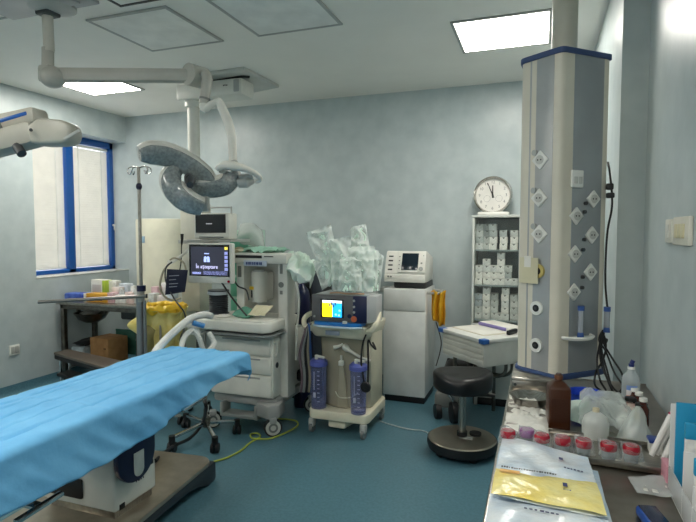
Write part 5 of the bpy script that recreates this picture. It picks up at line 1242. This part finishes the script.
# tiered dispenser by the wall
dx0,dx1,dy0,dy1=.338,.470,1.28,1.61
t=thing('packet_dispenser','tiered white dispenser stuffed with blue headed packets at the right edge','dispenser',((dx0+dx1)/2,(dy0+dy1)/2,rz))
DC=mat('dispenser_white',(222,222,220),.4)
obj('back_board',G().box((dx0,dy1-.006,rz),(dx1,dy1,rz+.24),.002),DC,t)
obj('end_panel',G().box((dx0,dy0,rz),(dx0+.003,dy1,rz+.07),.001),film('panel_clear',(226,228,228),.35,.2),t)
obj('wall_side',G().box((dx1-.004,dy0,rz),(dx1,dy1,rz+.14),.001),DC,t)
for k in range(3): obj('tier',G().box((dx0,dy0+.09*k,rz),(dx1,dy0+.09*k+.004,rz+.075+.045*k),.001),DC,t)
obj('floor_board',G().box((dx0,dy0,rz),(dx1,dy1,rz+.004)),DC,t)
HB=mat('header_blue',(34,150,196),.45); PW=mat('packet_print',(228,226,220),.5,c2=(200,200,200),scale=50)
random.seed(9)
names=['front','middle','rear']
for k in range(3):
    for c in range(3):
        x=dx0+.020+c*.036; y=dy0+.012+.09*k+.02*c/3; z0=rz+.006; h=.10+.052*k+random.uniform(-.008,.012)
        q=thing('blue_headed_packet',f'{ORD[c]} packet from the left in the {names[k]} tier of the dispenser','packet',(x,y,z0),'packets in the dispenser')
        obj('sleeve',G().box((x-.015,y,z0),(x+.015,y+.012,z0+h),.003),PW,q)
        obj('header',G().box((x-.0155,y-.001,z0+h-.028),(x+.0155,y+.013,z0+h+.012),.003),HB,q,'blue header')
for k in range(2):
    o=obj('blue_card',G().box((dx0+.008+.05*k,dy1-.03-.012*k,rz+.005),(dx0+.06+.045*k,dy1-.022-.012*k,rz+.25-.02*k),.001),HB,None); tag(o,('tall blue card at the left rear of the dispenser','blue card at the right rear of the dispenser')[k],'card','blue cards')
o=obj('pink_carton',G().box((.338,1.63,rz),(.356,1.70,rz+.055),.003),mat('carton_rose',(214,150,164),.5),None); tag(o,'pink carton standing beside the packet dispenser','box')
t=thing('clear_blister','clear flat blister packet with white print on the steel worktable','packet',(.31,1.60,rz))
obj('film',G().pouch([(.255,1.545,rz+.006),(.375,1.56,rz+.006),(.36,1.695,rz+.006),(.245,1.64,rz+.006)],.010,14,.004,26,3),film('blister_film',(226,228,228),.22,.1),t,None,60)
g=G(); random.seed(2)
for i in range(4):
    for j in range(3): g.cbox((.278+i*.024+j*.004,1.575+j*.033,rz+.006),(.014,.02,.004),.001)
obj('tablets',g,mat('tablet_white',(214,212,206),.5),t)
t=thing('blue_device','blue edged handheld device lying at the bottom edge of the worktable','device',(.262,1.385,rz))
obj('case',G().cbox((.270,1.385,rz+.014),(.05,.12,.026),.008,None,math.radians(12)),mat('device_blue',(34,84,170),.35),t)
obj('face',G().cbox((.270,1.385,rz+.0275),(.04,.108,.003),.001,None,math.radians(12)),mat('device_dark',(20,30,60),.2),t)
# sterile packets in front
def packet(c,lab,white,band,seed,th=.016,zoff=0):
    t=thing('sterile_pouch',lab,'packet',((c[0][0]+c[2][0])/2,(c[0][1]+c[2][1])/2,rz),'sterile pouches on the worktable')
    obj('pouch',G().pouch(c,th,22,.006,13,seed),white,t,None,70)
    return t
def L4(c,u,v):
    A_,B_,C_,D_=[Vector(p) for p in c]; return A_*(1-u)*(1-v)+B_*u*(1-v)+C_*u*v+D_*(1-u)*v
PWH=mat('pouch_white',(222,228,232),.22,c2=(196,212,226),scale=14,bump=.35,bscale=30)
PYE=mat('pouch_yellow',(240,229,158),.22,c2=(240,216,112),scale=12,bump=.35,bscale=30)
PBL=mat('pouch_blue',(176,202,222),.25,c2=(206,220,230),scale=10,bump=.35,bscale=30)
zz=rz+.012
c3=[(-.110,1.12,zz),(.180,1.12,zz),(.168,1.63,zz),(-.108,1.73,zz)]
packet(c3,'blue tinted flat pouch at the bottom of the pouch stack',PBL,None,4,.012)
zz=rz+.024
c2_=[(-.108,1.06,zz),(.180,1.06,zz),(.168,1.355,zz),(-.106,1.375,zz)]
t=packet(c2_,'white pouch lying nearest, cut by the bottom of the photo',PWH,None,9,.012)
def marks(c,u0,u1,v,n,h,w,off,seed,slope=0):
    random.seed(seed); g=G()
    for k in range(n):
        u=u0+(u1-u0)*k/n; p=L4(c,u,v+slope*(u-u0)); q=L4(c,u+(u1-u0)/n*random.uniform(.45,.85),v+slope*(u-u0)); q2=p+(L4(c,u,v+.05)-p).normalized()*h*random.uniform(.6,1)
        d_=q-p; e_=q2-p; up=Vector((0,0,off))
        g.poly([p+up,p+d_+up,p+d_+e_+up,p+e_+up,p+up+Vector((0,0,.0008)),p+d_+up+Vector((0,0,.0008)),p+d_+e_+up+Vector((0,0,.0008)),p+e_+up+Vector((0,0,.0008))],[(0,3,2,1),(4,5,6,7),(0,1,5,4),(1,2,6,5),(2,3,7,6),(3,0,4,7)])
    return g
NAVY=mat('print_navy',(40,44,96),.5)
obj('print_marks',marks(c2_,.30,.60,.80,7,.008,.01,.011,4),NAVY,t)
zz=rz+.040
c1=[(-.104,1.345,zz-.004),(.158,1.320,zz-.002),(.144,1.658,zz),(-.100,1.760,zz)]
t=packet(c1,'white and yellow sterile pouch on top, nearest the red capped jars',PWH,None,2,.014)
cy=[L4(c1,0,.0),L4(c1,1,.0),L4(c1,1,.5),L4(c1,0,.34)]
cy=[p+Vector((0,0,.0075)) for p in cy]
bd=obj('yellow_band',G().pouch(cy,.013,18,.004,15,6),PYE,t,'glossy yellow band',70)
cyv=[tuple(p) for p in cy]
obj('print_line',marks(cyv,.06,.62,.90,22,.009,.01,.012,5,-.05),mat('print_black',(36,36,34),.5),bd)
obj('print_logo',marks(cyv,.66,.72,.52,1,.022,.02,.011,5),NAVY,bd,'navy logo block')
obj('print_logo',marks(cyv,.66,.73,.40,4,.006,.02,.011,8),NAVY,bd)
obj('orange_strip',marks(cyv,.05,.42,.76,1,.016,.02,.0085,8,-.05),mat('strip_orange',(238,180,80),.4),bd,'pale orange strip')
obj('print_logo',marks(c1,.66,.74,.74,1,.014,.02,.0095,8),NAVY,t,'navy logo block')
obj('print_logo',marks(c1,.70,.90,.60,6,.007,.02,.0095,12),NAVY,t)
o=obj('green_wrapper',G().pouch([(.02,1.68,rz+.012),(.155,1.655,rz+.012),(.15,1.695,rz+.014),(.02,1.71,rz+.014)],.012,8,.003,20,2),GREENC,None); tag(o,'green wrapper edge peeking out behind the white and yellow pouch','wrapper')

# ================================================================ LIGHT, SKY, CAMERA
w=bpy.data.worlds.new('World'); S.world=w; w.use_nodes=True
bg=w.node_tree.nodes['Background']; bg.inputs['Color'].default_value=(*lin((236,240,246)),1); bg.inputs['Strength'].default_value=1.7
al=bpy.data.lights.new('rear_fill_light','AREA'); al.shape='RECTANGLE'; al.size=2.6; al.size_y=1.6; al.energy=5; al.color=(1,.985,.96)  # soft fill added behind the camera
ao=bpy.data.objects.new('rear_fill_light',al); COL.objects.link(ao); ao.location=(-2.0,-2.5,1.7); ao.rotation_euler=(math.radians(104),0,0)
cam=bpy.data.cameras.new('camera'); co=bpy.data.objects.new('camera',cam); COL.objects.link(co)
cam.sensor_width=36; cam.lens=FPX/696*36; cam.clip_start=.02
co.location=(0,0,EYE); co.rotation_euler=(PI/2-PITCH,0,YAW); S.camera=co
S.view_settings.view_transform='Standard'; S.view_settings.look='None'; S.view_settings.exposure=1.6; S.view_settings.gamma=1; S.view_settings.use_curve_mapping=False
S.cycles.use_denoising=True; S.cycles.max_bounces=10; S.cycles.transparent_max_bounces=16; S.cycles.sample_clamp_indirect=8; S.cycles.diffuse_bounces=10
